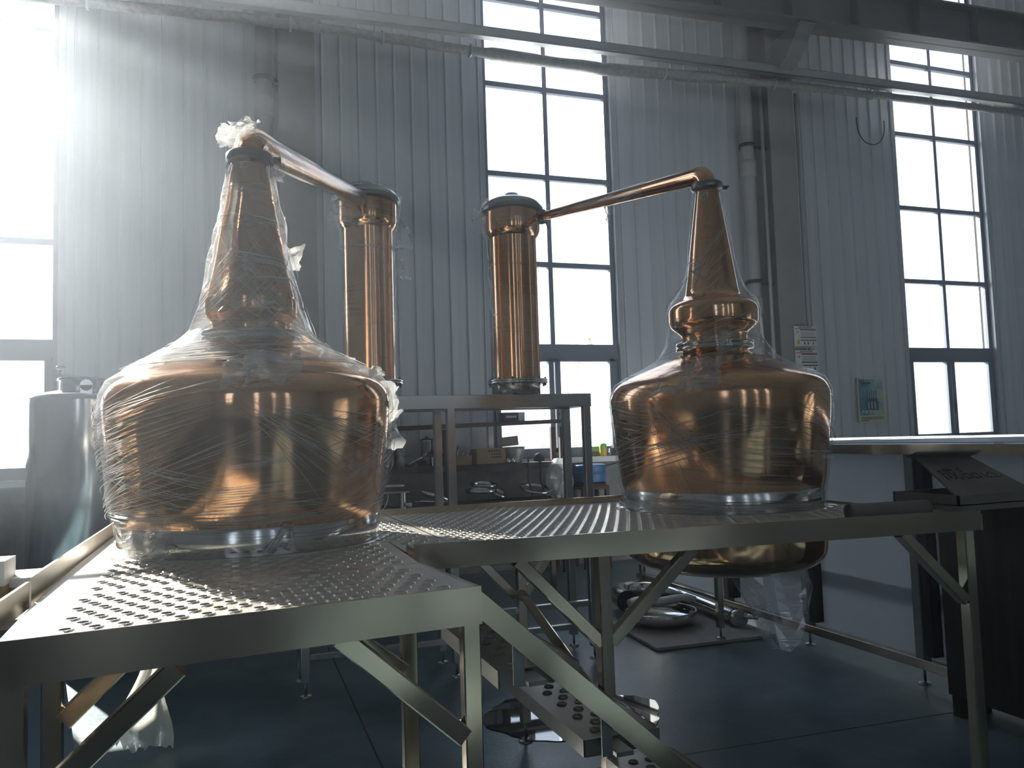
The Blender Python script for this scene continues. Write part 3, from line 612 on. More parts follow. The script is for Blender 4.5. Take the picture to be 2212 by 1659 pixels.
def bend(p, q, start_dir, r, n=10):
    """elbow from vertical at p turning towards q, then straight to q"""
    p = Vector(p); q = Vector(q); h = Vector((q.x-p.x, q.y-p.y, 0)).normalized(); slope = math.atan2(q.z-p.z-r, (Vector((q.x, q.y))-Vector((p.x, p.y))).length)
    pts = []; end = PI/2-slope
    for i in range(n+1):
        a = end*i/n; pts.append(p+h*r*(1-math.cos(a))+Vector((0, 0, r*math.sin(a))))
    k = 12; e0 = pts[-1]
    for i in range(1, k+1): pts.append(e0.lerp(q, i/k))
    return pts
# condensers stand behind, so their axes are needed for the arms
CL, CR = (0.85, 5.05), (1.835, 5.05)
coneR = [(0.150, 1.872), (0.152, 1.90), (0.160, 1.915), (0.196, 1.945), (0.205, 1.965), (0.207, 2.00), (0.205, 2.03), (0.188, 2.052), (0.150, 2.075), (0.128, 2.10), (0.116, 2.16), (0.088, 2.36), (0.051, 2.615)]
coneL = [(0.140, 1.872), (0.143, 1.90), (0.152, 1.915), (0.163, 1.93), (0.166, 1.95), (0.166, 1.985), (0.160, 2.0), (0.150, 2.04), (0.132, 2.12), (0.100, 2.30), (0.062, 2.525)]
armR = bend((SR[0], SR[1], 2.63), (2.005, 5.0, 2.945), None, 0.062)
armL = bend((SL[0], SL[1], 2.54), (0.80, 4.92, 2.965), None, 0.07)
radR = [0.044]*11+[0.044-0.016*i/12 for i in range(1, 13)]
radL = [0.050]*11+[0.048-0.010*i/12 for i in range(1, 13)]
filmR = {'body': [(0.456, 1.10), (0.462, 1.19), (0.482, 1.33), (0.497, 1.47), (0.507, 1.58), (0.505, 1.63), (0.48, 1.682), (0.43, 1.714)],
         'skirt': [(0.43, 1.716), (0.345, 1.755), (0.27, 1.80), (0.225, 1.87), (0.214, 1.93), (0.216, 2.0), (0.20, 2.06), (0.16, 2.11), (0.122, 2.2), (0.098, 2.36), (0.060, 2.60)]}
filmL = {'body': [(0.452, 1.16), (0.468, 1.22), (0.49, 1.35), (0.503, 1.47), (0.512, 1.58), (0.506, 1.64), (0.482, 1.69), (0.43, 1.725)], 'mat': 'film',
         'skirt': [(0.43, 1.727), (0.35, 1.768), (0.28, 1.812), (0.225, 1.86), (0.195, 1.92), (0.18, 1.98), (0.158, 2.06), (0.122, 2.25), (0.095, 2.40), (0.072, 2.52)], 'smat': 'film2', 'amp': 0.01, 'big': 0.02}
aL = [p+Vector((0, 0, 0.004)) for p in armL[4:]]
stL = still(SL, 'left copper still, sunlit from behind and thickly wrapped in film', coneL, filmL, armL, (armL[3:], [0.06]*8+[0.056-0.010*i/12 for i in range(1, 13)]), 3.0, radL)
stR = still(SR, 'right copper still with a bulging neck ring, in the shaded part of the platform', coneR, filmR, armR, (armR[13:], [0.042-0.015*i/9 for i in range(0, 10)]), 11.0, radR)
def tuft(parent, c, size, seed, axes=((1, 0, 0), (0, 0, 1)), n=9, amp=0.6, m='tuft'):
    b = B(); b.crumple(c, size, n, amp, seed, axes); b.build('film_scrap', m, parent)
x, y = SL
def creases(parent, c, prof, lines, seed, w_=0.0009):
    '''fine drawn-out lines where the stretched film is doubled over, lying on the wrapped pot'''
    rnd = random.Random(seed); b = B(); th0 = math.atan2(-c[1], -c[0])
    def rad(z):
        for (ra, za), (rb, zb) in zip(prof, prof[1:]):
            if za <= z <= zb: return ra+(rb-ra)*(z-za)/max(1e-6, zb-za)
        return prof[0][0] if z < prof[0][1] else prof[-1][0]
    for (u0, z0, u1, z1, n_, ju, jz, same) in lines:
        for k in range(n_):
            a0, b0 = u0+rnd.gauss(0, ju)*(0.15 if same else 1), z0+rnd.gauss(0, jz)*(0.15 if same else 1); a1, b1 = u1+rnd.gauss(0, ju), z1+rnd.gauss(0, jz)
            if not same: dz = rnd.gauss(0, jz); a1, b1 = a0+(u1-u0)*rnd.uniform(0.8, 1.1), b0+(z1-z0)*rnd.uniform(0.85, 1.15)
            q0, q1 = sorted((rnd.uniform(0, 0.35), rnd.uniform(0.4, 1))); pts = []
            for i in range(11):
                u = q0+(q1-q0)*i/10; z = b0+(b1-b0)*u-0.012*math.sin(PI*u); z = min(prof[-1][1], max(prof[0][1], z)); t_ = th0+math.radians(a0+(a1-a0)*u); r_ = rad(z)+0.016
                pts.append((c[0]+r_*math.cos(t_), c[1]+r_*math.sin(t_), z))
            if (Vector(pts[0])-Vector(pts[-1])).length > 0.04: b.tube(pts, [w_*rnd.uniform(0.5, 1.3)*(0.35+math.sin(PI*(i+0.5)/11)) for i in range(11)], 4, cap=False)
    b.build('film_crease_lines', 'crease', parent)
# angle left(-)/right(+) of the side facing the room, height, ... : fans and bands of lines
creases(stL, SL, filmL['body'], [(-80, 1.42, -10, 1.56, 60, 9, 0.09, False), (-82, 1.24, 8, 1.50, 26, 14, 0.10, True), (-80, 1.25, 40, 1.22, 14, 14, 0.04, True), (-6, 1.60, 45, 1.30, 22, 10, 0.07, True), (-10, 1.30, -60, 1.42, 20, 8, 0.05, False), (30, 1.30, 85, 1.46, 40, 10, 0.10, False), (5, 1.58, 80, 1.44, 14, 10, 0.05, True), (-75, 1.50, -50, 1.54, 25, 6, 0.05, False), (-20, 1.25, 60, 1.28, 22, 14, 0.05, False)], 5)
creases(stR, SR, filmR['body'], [(-40, 1.66, 0, 1.30, 26, 12, 0.12, True), (-78, 1.28, 20, 1.48, 26, 10, 0.06, False), (-70, 1.16, 60, 1.14, 24, 14, 0.02, False), (-10, 1.35, 70, 1.30, 34, 14, 0.10, False), (-75, 1.58, -20, 1.50, 22, 8, 0.05, False), (40, 1.50, 85, 1.40, 30, 8, 0.10, False), (-60, 1.38, 40, 1.50, 8, 8, 0.02, True)], 6)
creases(stL, SL, filmL['skirt'][::1], [(-70, 1.80, 60, 2.2, 30, 20, 0.1, False), (60, 1.9, -60, 2.3, 30, 20, 0.12, False), (-80, 1.76, 40, 1.80, 60, 20, 0.03, False)], 7)
creases(stR, SR, filmR['skirt'], [(-70, 2.1, 60, 2.4, 22, 20, 0.1, False), (-50, 1.80, 60, 1.95, 30, 20, 0.05, False)], 8)
tuft(stL, (x+0.05, y-0.47, 1.66), 0.16, 21); tuft(stL, (x-0.03, y-0.46, 1.69), 0.13, 22, ((1, 0, 0), (0, 0.6, 0.6)))
tuft(stL, (x+0.50, y+0.06, 1.62), 0.13, 23); tuft(stL, (x+0.53, y+0.10, 1.50), 0.15, 24, ((0.6, 0.5, 0), (0, 0, 1))); tuft(stL, (x+0.42, y-0.05, 1.70), 0.12, 25, ((1, 0, 0.3), (0, 1, 0.6)))
tuft(stL, (x+0.14, y+0.05, 2.17), 0.10, 26); tuft(stL, (x-0.075, y-0.02, 2.60), 0.085, 27); tuft(stL, (x+0.085, y+0.0, 2.49), 0.07, 28); tuft(stL, (x-0.02, y+0.01, 2.655), 0.10, 29, ((1, 0, 0), (0, 0.5, 0.8)))
tuft(stL, (x-0.37, y-0.32, 1.135), 0.14, 30, ((1, -0.4, 0), (0.2, 0.3, 0.8))); tuft(stL, (x-0.30, y-0.40, 1.12), 0.09, 31, ((1, -0.4, 0), (0.2, 0.3, 0.8)))
tuft(stL, (x-0.33, y-0.34, 1.20), 0.17, 32, ((1, -0.5, 0), (0.1, 0.1, 1)), m='film2')
tuft(stL, (x-0.30, y-0.10, 1.76), 0.16, 33, ((1, 0.2, 0.5), (0, 1, 0.4)))
tuft(stL, (x+0.30, y-0.05, 1.78), 0.15, 34, ((1, 0.2, -0.4), (0, 1, 0.3)))
b = B(); b.tube([(x+0.09, y-0.453, 1.20), (x+0.06, y-0.47, 1.16), (x+0.03, y-0.475, 1.118)], [0.012, 0.008, 0.014], 6); b.tube([(x+0.10, y-0.453, 1.20), (x+0.10, y-0.47, 1.15), (x+0.085, y-0.478, 1.125)], [0.010, 0.006, 0.012], 6); b.build('film_tail', 'tuft', stL)
x, y = SR
tuft(stR, (x-0.30, y-0.36, 1.70), 0.14, 41, ((1, -0.6, 0.3), (0.2, 0.3, 0.6)), m='film2'); tuft(stR, (x-0.40, y-0.25, 1.665), 0.15, 42, ((1, -0.6, 0.3), (0.3, 0.4, 0.5)), m='film2')
tuft(stR, (x-0.05, y-0.17, 1.84), 0.10, 43); tuft(stR, (x+0.49, y-0.10, 1.60), 0.10, 44, ((0.4, 0.2, 0), (0, 0, 1)), m='film2'); tuft(stR, (x-0.06, y-0.05, 2.56), 0.05, 45, m='film2')
tuft(stR, (x-0.11, y-0.04, 2.22), 0.09, 46, ((0.3, 0.2, 0), (0.1, 0, 1)), m='film2')
ar = armR[-7]; tuft(stR, (ar.x+0.02, ar.y, ar.z-0.075), 0.13, 47, ((0.3, 1, 0.1), (0, 0.2, 1)), m='film2')
b = B()      # dome-side triangular sheet running from the neck ring down to the shoulder
q0 = Vector((x+0.20, y-0.06, 2.02)); q1 = Vector((x+0.18, y-0.08, 1.79)); q2 = Vector((x+0.33, y-0.06, 1.77))
for i in range(8):
    for j in range(8):
        if i+j < 8:
            f_ = lambda u, v: q0.lerp(q1, u).lerp(q0.lerp(q2, u), v)+Vector((0, 0.012*math.sin(9*u+7*v), 0))
            b.poly([f_(i/8, j/8), f_((i+1)/8, j/8), f_((i+1)/8, (j+1)/8), f_(i/8, (j+1)/8)])
b.build('film_web', 'film2', stR)
b = B()
for i in range(10):
    for j in range(7):
        def g_(u, v): return Vector((x+0.02+0.42*u, y+0.02-0.10*v+0.02*math.sin(u*11+v*3), 0.82-(0.10+0.30*math.sin(PI*u)**0.8)*v+0.015*math.sin(u*17)))
        b.poly([g_(i/10, j/7), g_((i+1)/10, j/7), g_((i+1)/10, (j+1)/7), g_(i/10, (j+1)/7)])
b.build('hanging_film', 'haze_film', stR)

# ================================================================== CONDENSERS AND STAND
ST = 1.733
def condenser(c, label, arm_tip, seed):
    t = thing('condenser_column', label, 'condenser', (c[0], c[1], ST), 'copper condenser columns'); o = (c[0], c[1], 0)
    b = B(); b.lathe([(0.145, ST), (0.152, ST+0.004), (0.152, ST+0.078)], 48, o); b.build('foot_ring', 'stainless', t)
    b = B(); b.lathe([(0.15, ST+0.074), (0.198, ST+0.076), (0.202, ST+0.08), (0.202, ST+0.088), (0.19, ST+0.091), (0.202, ST+0.094), (0.202, ST+0.103), (0.197, ST+0.106), (0.15, ST+0.107)], 56, o); fl = b.build('base_flange', 'steel', t)
    b = B()
    for k in range(12): a = 2*PI*k/12; b.tube([(c[0]+0.188*math.cos(a), c[1]+0.188*math.sin(a), ST+0.062), (c[0]+0.188*math.cos(a), c[1]+0.188*math.sin(a), ST+0.118)], 0.007, 6)
    b.build('bolt', 'clamp', fl)
    b = B(); b.lathe([(0.155, ST+0.105), (0.155, 2.832), (0.158, 2.84)], 64, o); b.build('shell', 'copper', t)
    b = B(); b.lathe(smooth([(0.156, 2.80), (0.170, 2.82), (0.182, 2.85), (0.184, 2.90), (0.184, 2.98)], 5), 64, o); b.build('head', 'copper', t)
    b = B(); b.lathe([(0.184, 2.975), (0.205, 2.978), (0.208, 2.985), (0.208, 3.005), (0.202, 3.012)], 56, o); b.build('clamp_band', 'clamp', t)
    b = B(); b.lathe(smooth([(0.203, 3.01), (0.175, 3.045), (0.11, 3.075), (0.055, 3.09), (0.045, 3.108), (0.030, 3.118), (0.0, 3.12)], 5), 56, o); b.build('lid', 'stainless', t)
    d = (Vector(arm_tip)-Vector((c[0], c[1], arm_tip[2]))).normalized(); s0 = Vector((c[0], c[1], arm_tip[2]))+d*0.17
    b = B(); b.tube([s0, Vector(arm_tip)], 0.034, 20); b.build('inlet_stub', 'copper', t)
    b = B(); b.lathe(interp([(0.158, ST+0.11), (0.162, 2.3), (0.165, 2.6), (0.176, 2.78), (0.198, 2.86), (0.214, 2.98), (0.214, 3.02), (0.18, 3.06), (0.10, 3.095)], 6), 80, o, ripple(seed, 0.006, 0.016)); b.build('stretch_film', 'film', t)
    return t
cL = condenser(CL, 'left copper condenser column, half hidden behind the left still', (0.795, 4.90, 2.965), 5)
cR = condenser(CR, 'right copper condenser column standing in front of the middle window', (2.012, 4.98, 2.945), 8)
b = B(); q = Vector((2.02, 4.975, 2.945)); d = (armR[-1]-armR[-2]).normalized(); b.tube([q-d*0.016, q+d*0.016], 0.05, 20); b.tube([q+Vector((0.02, -0.03, -0.05)), q+Vector((0.035, -0.04, -0.09))], 0.006, 6); b.build('inlet_clamp', 'clamp', cR)
tuft(cR, (CR[0]-0.235, CR[1]-0.02, 2.90), 0.15, 51, ((0.25, 0.2, 0), (0.1, 0, 1)), m='film2'); tuft(cR, (CR[0]+0.20, CR[1]-0.05, 2.99), 0.10, 52, m='film2')
tuft(cL, (CL[0]+0.20, CL[1]-0.05, 2.78), 0.20, 53, ((0.25, 0.2, 0), (0, 0, 1.4)), m='film2'); tuft(cL, (CL[0]-0.15, CL[1]-0.12, 2.90), 0.20, 54, ((0.6, 0.2, 0), (0, 0, 1)), m='film2'); tuft(cL, (CL[0]+0.20, CL[1]-0.05, 2.55), 0.14, 55, ((0.25, 0.2, 0), (0, 0, 1.6)), m='film2')
t = thing('condenser_stand', 'tall stainless frame carrying the two condenser columns', 'stand', (1.3, 5.05, 0))
y0, y1 = 4.88, 5.22; xs = (0.41, 1.315, 2.25)
b = B(); b.bar((xs[0]-0.03, y0, ST-0.045), (xs[2]+0.03, y0, ST-0.045), 0.05, 0.088); b.bar((xs[0]-0.03, y1, ST-0.045), (xs[2]+0.03, y1, ST-0.045), 0.05, 0.088)
b.bar((xs[0], y0, ST-0.045), (xs[0], y1, ST-0.045), 0.05, 0.088); b.bar((xs[2], y0, ST-0.045), (xs[2], y1, ST-0.045), 0.05, 0.088)
for cx_ in (CL[0], CR[0]):
    for s in (-0.11, 0.11): b.bar((cx_+s, y0, ST-0.03), (cx_+s, y1, ST-0.03), 0.04, 0.058)
b.build('top_frame', 'stainless', t)
for x in xs:
    for y in (y0, y1):
        b = post(x, y, 0.08, ST-0.085, 0.05); lg = b.build('leg', 'stainless', t); f = B(); foot(f, x, y); f.build('foot', 'clamp', lg)
for z in (0.22, 0.36):
    b = B(); b.bar((xs[0], y0, z), (xs[2], y0, z), 0.035, 0.035); b.build('rail', 'stainless', t)
    b = B(); b.bar((xs[0], y0, z), (xs[0], y1, z), 0.035, 0.035); b.build('rail', 'stainless', t)

# ================================================================== TANK AT LEFT
tx, ty, tr_ = -1.03, 7.0, 0.415
t = thing('steel_tank', 'round stainless tank with open manhole behind the left still', 'tank', (tx, ty, 0.3)); o = (tx, ty, 0)
b = B(); b.lathe(smooth([(0.0, 0.30), (0.2, 0.31), (0.34, 0.36), (tr_, 0.44)], 5)+[(tr_, 1.827)]+smooth([(tr_, 1.838), (tr_-0.012, 1.875), (tr_-0.06, 1.897), (0.15, 1.935), (0.0, 1.945)], 5), 72, o); b.build('shell', 'tank', t)
b = B(); b.lathe([(0.15, 1.881), (0.15, 1.994), (0.165, 1.997), (0.165, 2.012), (0.142, 2.012), (0.142, 1.902)], 48, (tx-0.03, ty-0.12, 0)); b.build('manhole_collar', 'tank', t)
b = B(); b.bar((tx-0.19, ty-0.16, 1.994), (tx-0.165, ty-0.15, 2.075), 0.014, 0.014, (0, 1, 0)); b.bar((tx-0.165, ty-0.15, 2.037), (tx-0.0, ty-0.03, 2.026), 0.018, 0.014); b.lathe([(0.0, 2.080), (0.03, 2.083), (0.035, 2.094), (0.03, 2.105), (0.0, 2.109)], 20, (tx-0.165, ty-0.15, 0)); b.build('lid_latch', 'clamp', t)
b = B(); a = Vector((tx+0.045, ty-0.385, 1.908)); b.tube([a+Vector((0, -0.009, 0.035)), a+Vector((0, 0.009, 0.035))], 0.042, 24); b.box(a.x-0.04, a.x+0.04, a.y-0.009, a.y+0.009, a.z-0.06, a.z+0.035); b.build('lifting_lug', 'tank', t)
b = B(); a = Vector((tx+0.155, ty-0.362, 1.757)); d = Vector((0.42, -0.907, 0)); b.tube([a, a+d*0.012, a+d*0.013, a+d*0.05, a+d*0.051, a+d*0.065], [0.09, 0.09, 0.045, 0.045, 0.062, 0.062], 28); b.build('outlet_port', 'tank', t)
for k in range(4):
    a = PI/4+PI/2*k; lx, ly = tx+0.31*math.cos(a), ty+0.31*math.sin(a); b = B(); b.tube([(lx, ly, 0.08), (lx, ly, 0.42)], 0.022, 14); lg = b.build('leg', 'brushed', t); f = B(); foot(f, lx, ly); f.build('foot', 'clamp', lg)

# ================================================================== SHELF RACK BY THE WALL
t = thing('shelf_rack', 'dark red steel shelf rack below the middle window', 'rack', (2.4, 7.9, 0))
RX0, RX1, RY0, RY1 = 0.9, 3.33, 7.70, 8.00
before_rack = set(bpy.data.objects) - {t}
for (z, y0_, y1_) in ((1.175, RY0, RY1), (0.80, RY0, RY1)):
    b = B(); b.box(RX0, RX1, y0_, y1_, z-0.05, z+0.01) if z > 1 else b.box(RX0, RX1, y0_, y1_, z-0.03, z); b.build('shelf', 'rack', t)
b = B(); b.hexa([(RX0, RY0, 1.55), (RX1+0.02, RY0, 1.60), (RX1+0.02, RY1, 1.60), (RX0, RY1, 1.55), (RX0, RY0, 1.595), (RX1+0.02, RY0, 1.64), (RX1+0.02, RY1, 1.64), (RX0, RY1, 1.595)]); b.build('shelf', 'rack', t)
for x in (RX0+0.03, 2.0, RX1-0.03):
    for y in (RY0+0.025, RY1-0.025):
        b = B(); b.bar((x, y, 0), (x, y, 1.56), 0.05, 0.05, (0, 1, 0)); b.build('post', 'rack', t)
SH = 1.186; TOP = 1.638
def lidded_pot(x, y, z, r_, h, label, lid=True, wrap=None):
    t = thing('steel_pot', label, 'pot', (x, y, z)); b = B(); b.lathe([(0.0, z+0.001), (r_*0.94, z+0.002), (r_, z+0.012), (r_, z+h-0.006), (r_*1.05, z+h), (r_*0.96, z+h-0.002), (r_*0.96, z+0.02)], 32, (x, y, 0)); b.build('body', 'steel', t)
    if lid:
        b = B(); b.lathe([(r_*1.06, z+h), (r_*1.06, z+h+0.008), (r_*0.5, z+h+0.026), (0.012, z+h+0.03), (0.014, z+h+0.045), (0.0, z+h+0.05)], 32, (x, y, 0)); b.build('lid', 'steel', t)
    return t
lidded_pot(1.825, 7.82, SH+0.055, 0.075, 0.21, 'tall lidded stainless pot raised at the left of the rack shelf')
lidded_pot(1.80, 7.95, SH, 0.05, 0.055, 'small low stainless bowl under the tall lidded pot', False)
lidded_pot(1.44, 7.84, SH, 0.08, 0.20, 'open stainless pot at the left end of the rack shelf, beside the still', False)
lidded_pot(1.87, 7.74, SH, 0.032, 0.11, 'small stainless cup below the tall lidded pot', False)
b = B(); b.tube([(1.94, 7.72, SH+0.27), (2.0, 7.72, SH+0.13), (1.92, 7.72, SH+0.11), (1.80, 7.72, SH+0.12)], [0.02, 0.026, 0.03, 0.012], 12); one(b, 'black_valve', 'black', 'black hand valve hanging in front of the tall pot', 'valve')
b = B(); b.tube([(1.62, 7.75, SH+0.03), (1.80, 7.75, SH+0.12)], 0.014, 12); b.tube([(1.79, 7.75, SH+0.10), (1.81, 7.75, SH+0.14)], 0.026, 16); one(b, 'pipe_spool', 'steel', 'slanted short steel pipe leaning below the tall pot', 'pipe')
b = B(); b.tube([(1.55, 7.74, SH+0.10), (1.66, 7.74, SH+0.14)], 0.006, 8); b.lathe([(0.0, 0), (0.05, 0.002), (0.03, 0.14), (0.012, 0.16)], 16, (1.53, 7.74, SH)); one(b, 'funnel', 'foil', 'small grey funnel with a thin spout beside the open pot', 'funnel')
def carton(x0, x1, y0, y1, z0, z1, label, m='card', open_top=True, marks=None):
    t = thing('carton', label, 'box', ((x0+x1)/2, (y0+y1)/2, z0)); b = B(); th = 0.006
    b.box(x0, x1, y0, y0+th, z0, z1); b.box(x0, x1, y1-th, y1, z0, z1); b.box(x0, x0+th, y0, y1, z0, z1); b.box(x1-th, x1, y0, y1, z0, z1); b.box(x0, x1, y0, y1, z0, z0+th)
    if not open_top: b.box(x0, x1, y0, y1, z1-th, z1)
    b.build('walls', m, t)
    if marks:
        b = B()
        for (a, c, d, g_) in marks: flat(b, x0+a*(x1-x0), x0+c*(x1-x0), z0+d*(z1-z0), z0+g_*(z1-z0), y0-0.0012, 0)
        b.build('lettering', 'ink', t, fixn=False)
    return t
carton(2.085, 2.28, 7.71, 7.90, SH, SH+0.10, 'small open cardboard box of fittings on the rack shelf')
for k, (dx, dz) in enumerate(((0.03, 0.19), (0.08, 0.15), (0.13, 0.17))):
    b = B(); b.tube([(2.10+dx, 7.80, SH+0.02), (2.12+dx*1.25, 7.80, SH+dz)], 0.009, 10); one(b, 'fitting_rod', 'steel', 'thin steel rod sticking out of the small cardboard box, %s' % ('at its left', 'in its middle', 'at its right')[k], 'rod', 'rods in the small box')
carton(2.33, 2.66, 7.72, 7.95, SH, SH+0.165, 'large printed carton on the rack shelf', marks=[(0.40+0.09*k, 0.46+0.09*k, 0.78, 0.90) for k in range(5)]+[(0.5+0.07*k, 0.55+0.07*k, 0.58, 0.68) for k in range(5)]+[(0.48, 0.86, 0.40, 0.48)])
t = thing('steel_box', 'plain stainless box tilted on top of the dark bowl', 'box', (2.72, 7.85, SH+0.2)); b = B(); b.box(-0.085, 0.085, -0.07, 0.07, 0, 0.10)
bmesh.ops.rotate(b.bm, verts=b.bm.verts[:], cent=(0, 0, 0), matrix=Matrix.Rotation(-0.08, 3, 'Y')); bmesh.ops.translate(b.bm, verts=b.bm.verts[:], vec=(2.74, 7.85, SH+0.183)); b.build('case', 'brushed', t)
b = B(); b.box(2.66, 2.82, 7.779, 7.781, SH+0.26, SH+0.264); b.build('lid_seam', 'clamp', t)
b = B(); b.lathe([(0.09, 0.0), (0.115, 0.13), (0.125, 0.17), (0.118, 0.17), (0.085, 0.01)], 32, (2.79, 7.85, SH)); b.lathe([(0.0, 0.0), (0.09, 0.0)], 32, (2.79, 7.85, SH)); one(b, 'upturned_bowl', 'foil', 'grey bucket on the rack shelf right of the printed carton', 'bucket')
for k, x in enumerate((2.68, 2.735)):
    b = B(); b.lathe([(0.0, 0.0), (0.028, 0.004), (0.03, 0.03), (0.012, 0.06), (0.0, 0.062)], 18, (x, 7.72, SH)); one(b, 'steel_bung', 'steel', ('small bright steel bung just right of the printed carton', 'small bright steel bung just left of the grey bucket')[k], 'bung', 'steel bungs on the rack shelf')
t = thing('gift_box', 'purple and white box on the top shelf against the window', 'box', (2.78, 7.85, TOP)); b = B(); b.box(2.655, 2.90, 7.77, 7.93, TOP-0.012, TOP+0.088); b.build('body', 'purple', t)
b = B(); b.box(2.83, 2.902, 7.769, 7.931, TOP-0.012, TOP+0.089); b.build('end_panel', 'pale', t)
b = B(); [flat(b, 2.69+0.024*k, 2.71+0.024*k, TOP+0.03, TOP+0.052, 7.7685, 0) for k in range(5)]; b.build('lettering', 'pale', t, fixn=False)
b = B(); b.box(2.1, 2.42, 7.72, 7.76, 1.612, 1.624); one(b, 'steel_offcut', 'brushed', 'thin flat steel strip lying on the top shelf', 'strip')
# bag hanging at the rack's end
def baggy(b, c, rx, ry, h, seed, n=20, m=14):
    rows = []
    for j in range(m+1):
        v = j/m; k = math.sin(PI*(0.12+0.83*v))**0.6; row = []
        for i in range(n):
            a = 2*PI*i/n; d = 1+0.22*noise.noise(Vector((math.cos(a)*1.7, math.sin(a)*1.7, v*3+seed)))
            row.append(b.bm.verts.new((c[0]+rx*k*d*math.cos(a), c[1]+ry*k*d*math.sin(a), c[2]+h*v)))
        rows.append(row)
    for j in range(m):
        for i in range(n): f = b.bm.faces.new((rows[j][i], rows[j][(i+1) % n], rows[j+1][(i+1) % n], rows[j+1][i])); f.smooth = True
b = B(); baggy(b, (3.20, 7.58, 0.80), 0.15, 0.12, 0.42, 3); one(b, 'plastic_bag', 'haze_film', 'clear plastic bag hanging at the right end of the rack', 'bag')
b = B(); b.lathe([(0.0, 0.0), (0.06, 0.01), (0.065, 0.05), (0.03, 0.09), (0.0, 0.10)], 16, (3.04, 7.74, SH)); one(b, 'black_tool', 'black', 'black hand tool on the shelf beside the plastic bag', 'tool')
for k, x in enumerate((2.90, 3.04)):
    b = B(); b.tube([(x, 7.70, SH+0.05), (x-0.02, 7.67, 1.0), (x+0.05, 7.66, 0.75), (x+0.09, 7.66, 0.55)], 0.010, 8); one(b, 'black_cable', 'black', ('black cable hanging from the shelf below the grey bucket', 'black cable hanging from the shelf beside the plastic bag')[k], 'cable', 'cables hanging from the rack')
# clutter on the lower shelf
LS = 0.80
def ringthing(c, r_, h, tilt, label, rotz=0):
    b = B(); b.lathe([(r_, 0), (r_+0.012, 0.002), (r_+0.014, h-0.002), (r_+0.004, h), (r_-0.006, h), (r_-0.006, 0)], 40)
    bmesh.ops.rotate(b.bm, verts=b.bm.verts[:], cent=(0, 0, 0), matrix=Matrix.Rotation(rotz, 3, 'Z') @ Matrix.Rotation(tilt, 3, 'X')); bmesh.ops.translate(b.bm, verts=b.bm.verts[:], vec=c)
    one(b, 'steel_ring', 'steel', label, 'ring', 'steel clamp rings under the rack')
ringthing((2.32, 7.56, 0.905), 0.15, 0.04, 0.03, 'large bright clamp ring on the lower shelf right of the stand post')
ringthing((2.36, 7.60, 0.97), 0.13, 0.03, 0.12, 'thin clamp ring resting on the large bright ring', 0.4)
ringthing((2.50, 7.58, 0.88), 0.09, 0.03, 0.5, 'tilted clamp ring beside the large bright ring', 0.8)
ringthing((2.93, 7.60, 0.90), 0.16, 0.025, 0.25, 'dark clamp ring below the plastic bag', 0.3)
b = B(); b.tube([(1.70, 7.55, 0.95), (1.98, 7.50, 0.845)], 0.025, 16); one(b, 'pipe_length', 'steel', 'slanting steel pipe length left of the stand post', 'pipe', 'loose pipes under the rack')
b = B(); b.tube([(1.62, 7.50, 0.86), (1.92, 7.46, 0.84)], 0.012, 12); one(b, 'pipe_length', 'steel', 'thin steel pipe lying nearly level left of the stand post', 'pipe', 'loose pipes under the rack')
b = B(); b.tube([(1.52, 7.48, 0.83), (1.58, 7.47, 0.83)], 0.022, 16); one(b, 'pipe_collar', 'white', 'small pale pipe collar left of the thin steel pipe', 'collar')
b = B(); b.box(1.30, 1.55, 7.42, 7.80, 0.955, 0.97); b.lathe([(0.035, 0.80), (0.035, 0.955)], 16, (1.50, 7.52, 0)); one(b, 'steel_stool', 'steel', 'low steel stand at the left end below the rack', 'stand')
b = B(); b.lathe([(0.0, 0.0), (0.15, 0.01), (0.155, 0.03), (0.0, 0.035)], 32, (1.42, 7.6, 1.0)); one(b, 'round_plate', 'steel', 'round steel plate on the low stand below the rack', 'plate')
# the rack and all it carries stand close against the wall
for o in [x for x in bpy.data.objects if x not in before_rack and x.parent is None]: o.location += Vector((0.11, 0.33, 0))
# drum, sill things
t = thing('blue_drum', 'blue plastic drum behind the right end of the condenser stand', 'drum', (3.80, 8.20, 0)); b = B(); b.lathe(smooth([(0.0, 0.931), (0.15, 0.93), (0.175, 0.96), (0.178, 1.02), (0.183, 1.04), (0.178, 1.06), (0.176, 1.11), (0.16, 1.13), (0.0, 1.14)], 4), 36, (3.80, 8.20, 0)); b.build('body', 'blue', t)
b = B(); b.lathe([(0.17, 0.9), (0.18, 0.9), (0.18, 0.925), (0.17, 0.925)], 32, (3.80, 8.20, 0)); b.box(3.64, 3.96, 8.05, 8.35, 0.86, 0.9); [b.box(x-0.02, x+0.02, y-0.02, y+0.02, 0, 0.86) for x in (3.66, 3.94) for y in (8.07, 8.33)]; b.build('cradle', 'rack', t)
t = thing('cleaner_tub', 'yellow tub with lime green lid on the window sill', 'tub', (4.075, 8.40, SILL)); b = B(); b.lathe(smooth([(0.0, 0.0), (0.035, 0.0), (0.041, 0.02), (0.043, 0.085)], 4), 28, (4.075, 8.40, SILL)); b.build('body', 'yellow', t)
b = B(); b.lathe(smooth([(0.043, 0.08), (0.044, 0.12), (0.034, 0.145), (0.0, 0.15)], 4), 28, (4.075, 8.40, SILL)); b.build('lid', 'green', t)
b = B(); b.lathe([(0.0, 0.0), (0.014, 0.0), (0.014, 0.05), (0.007, 0.06), (0.007, 0.085), (0.0, 0.086)], 16, (4.165, 8.41, SILL)); one(b, 'small_bottle', 'foil', 'tiny grey bottle on the sill right of the yellow tub', 'bottle')
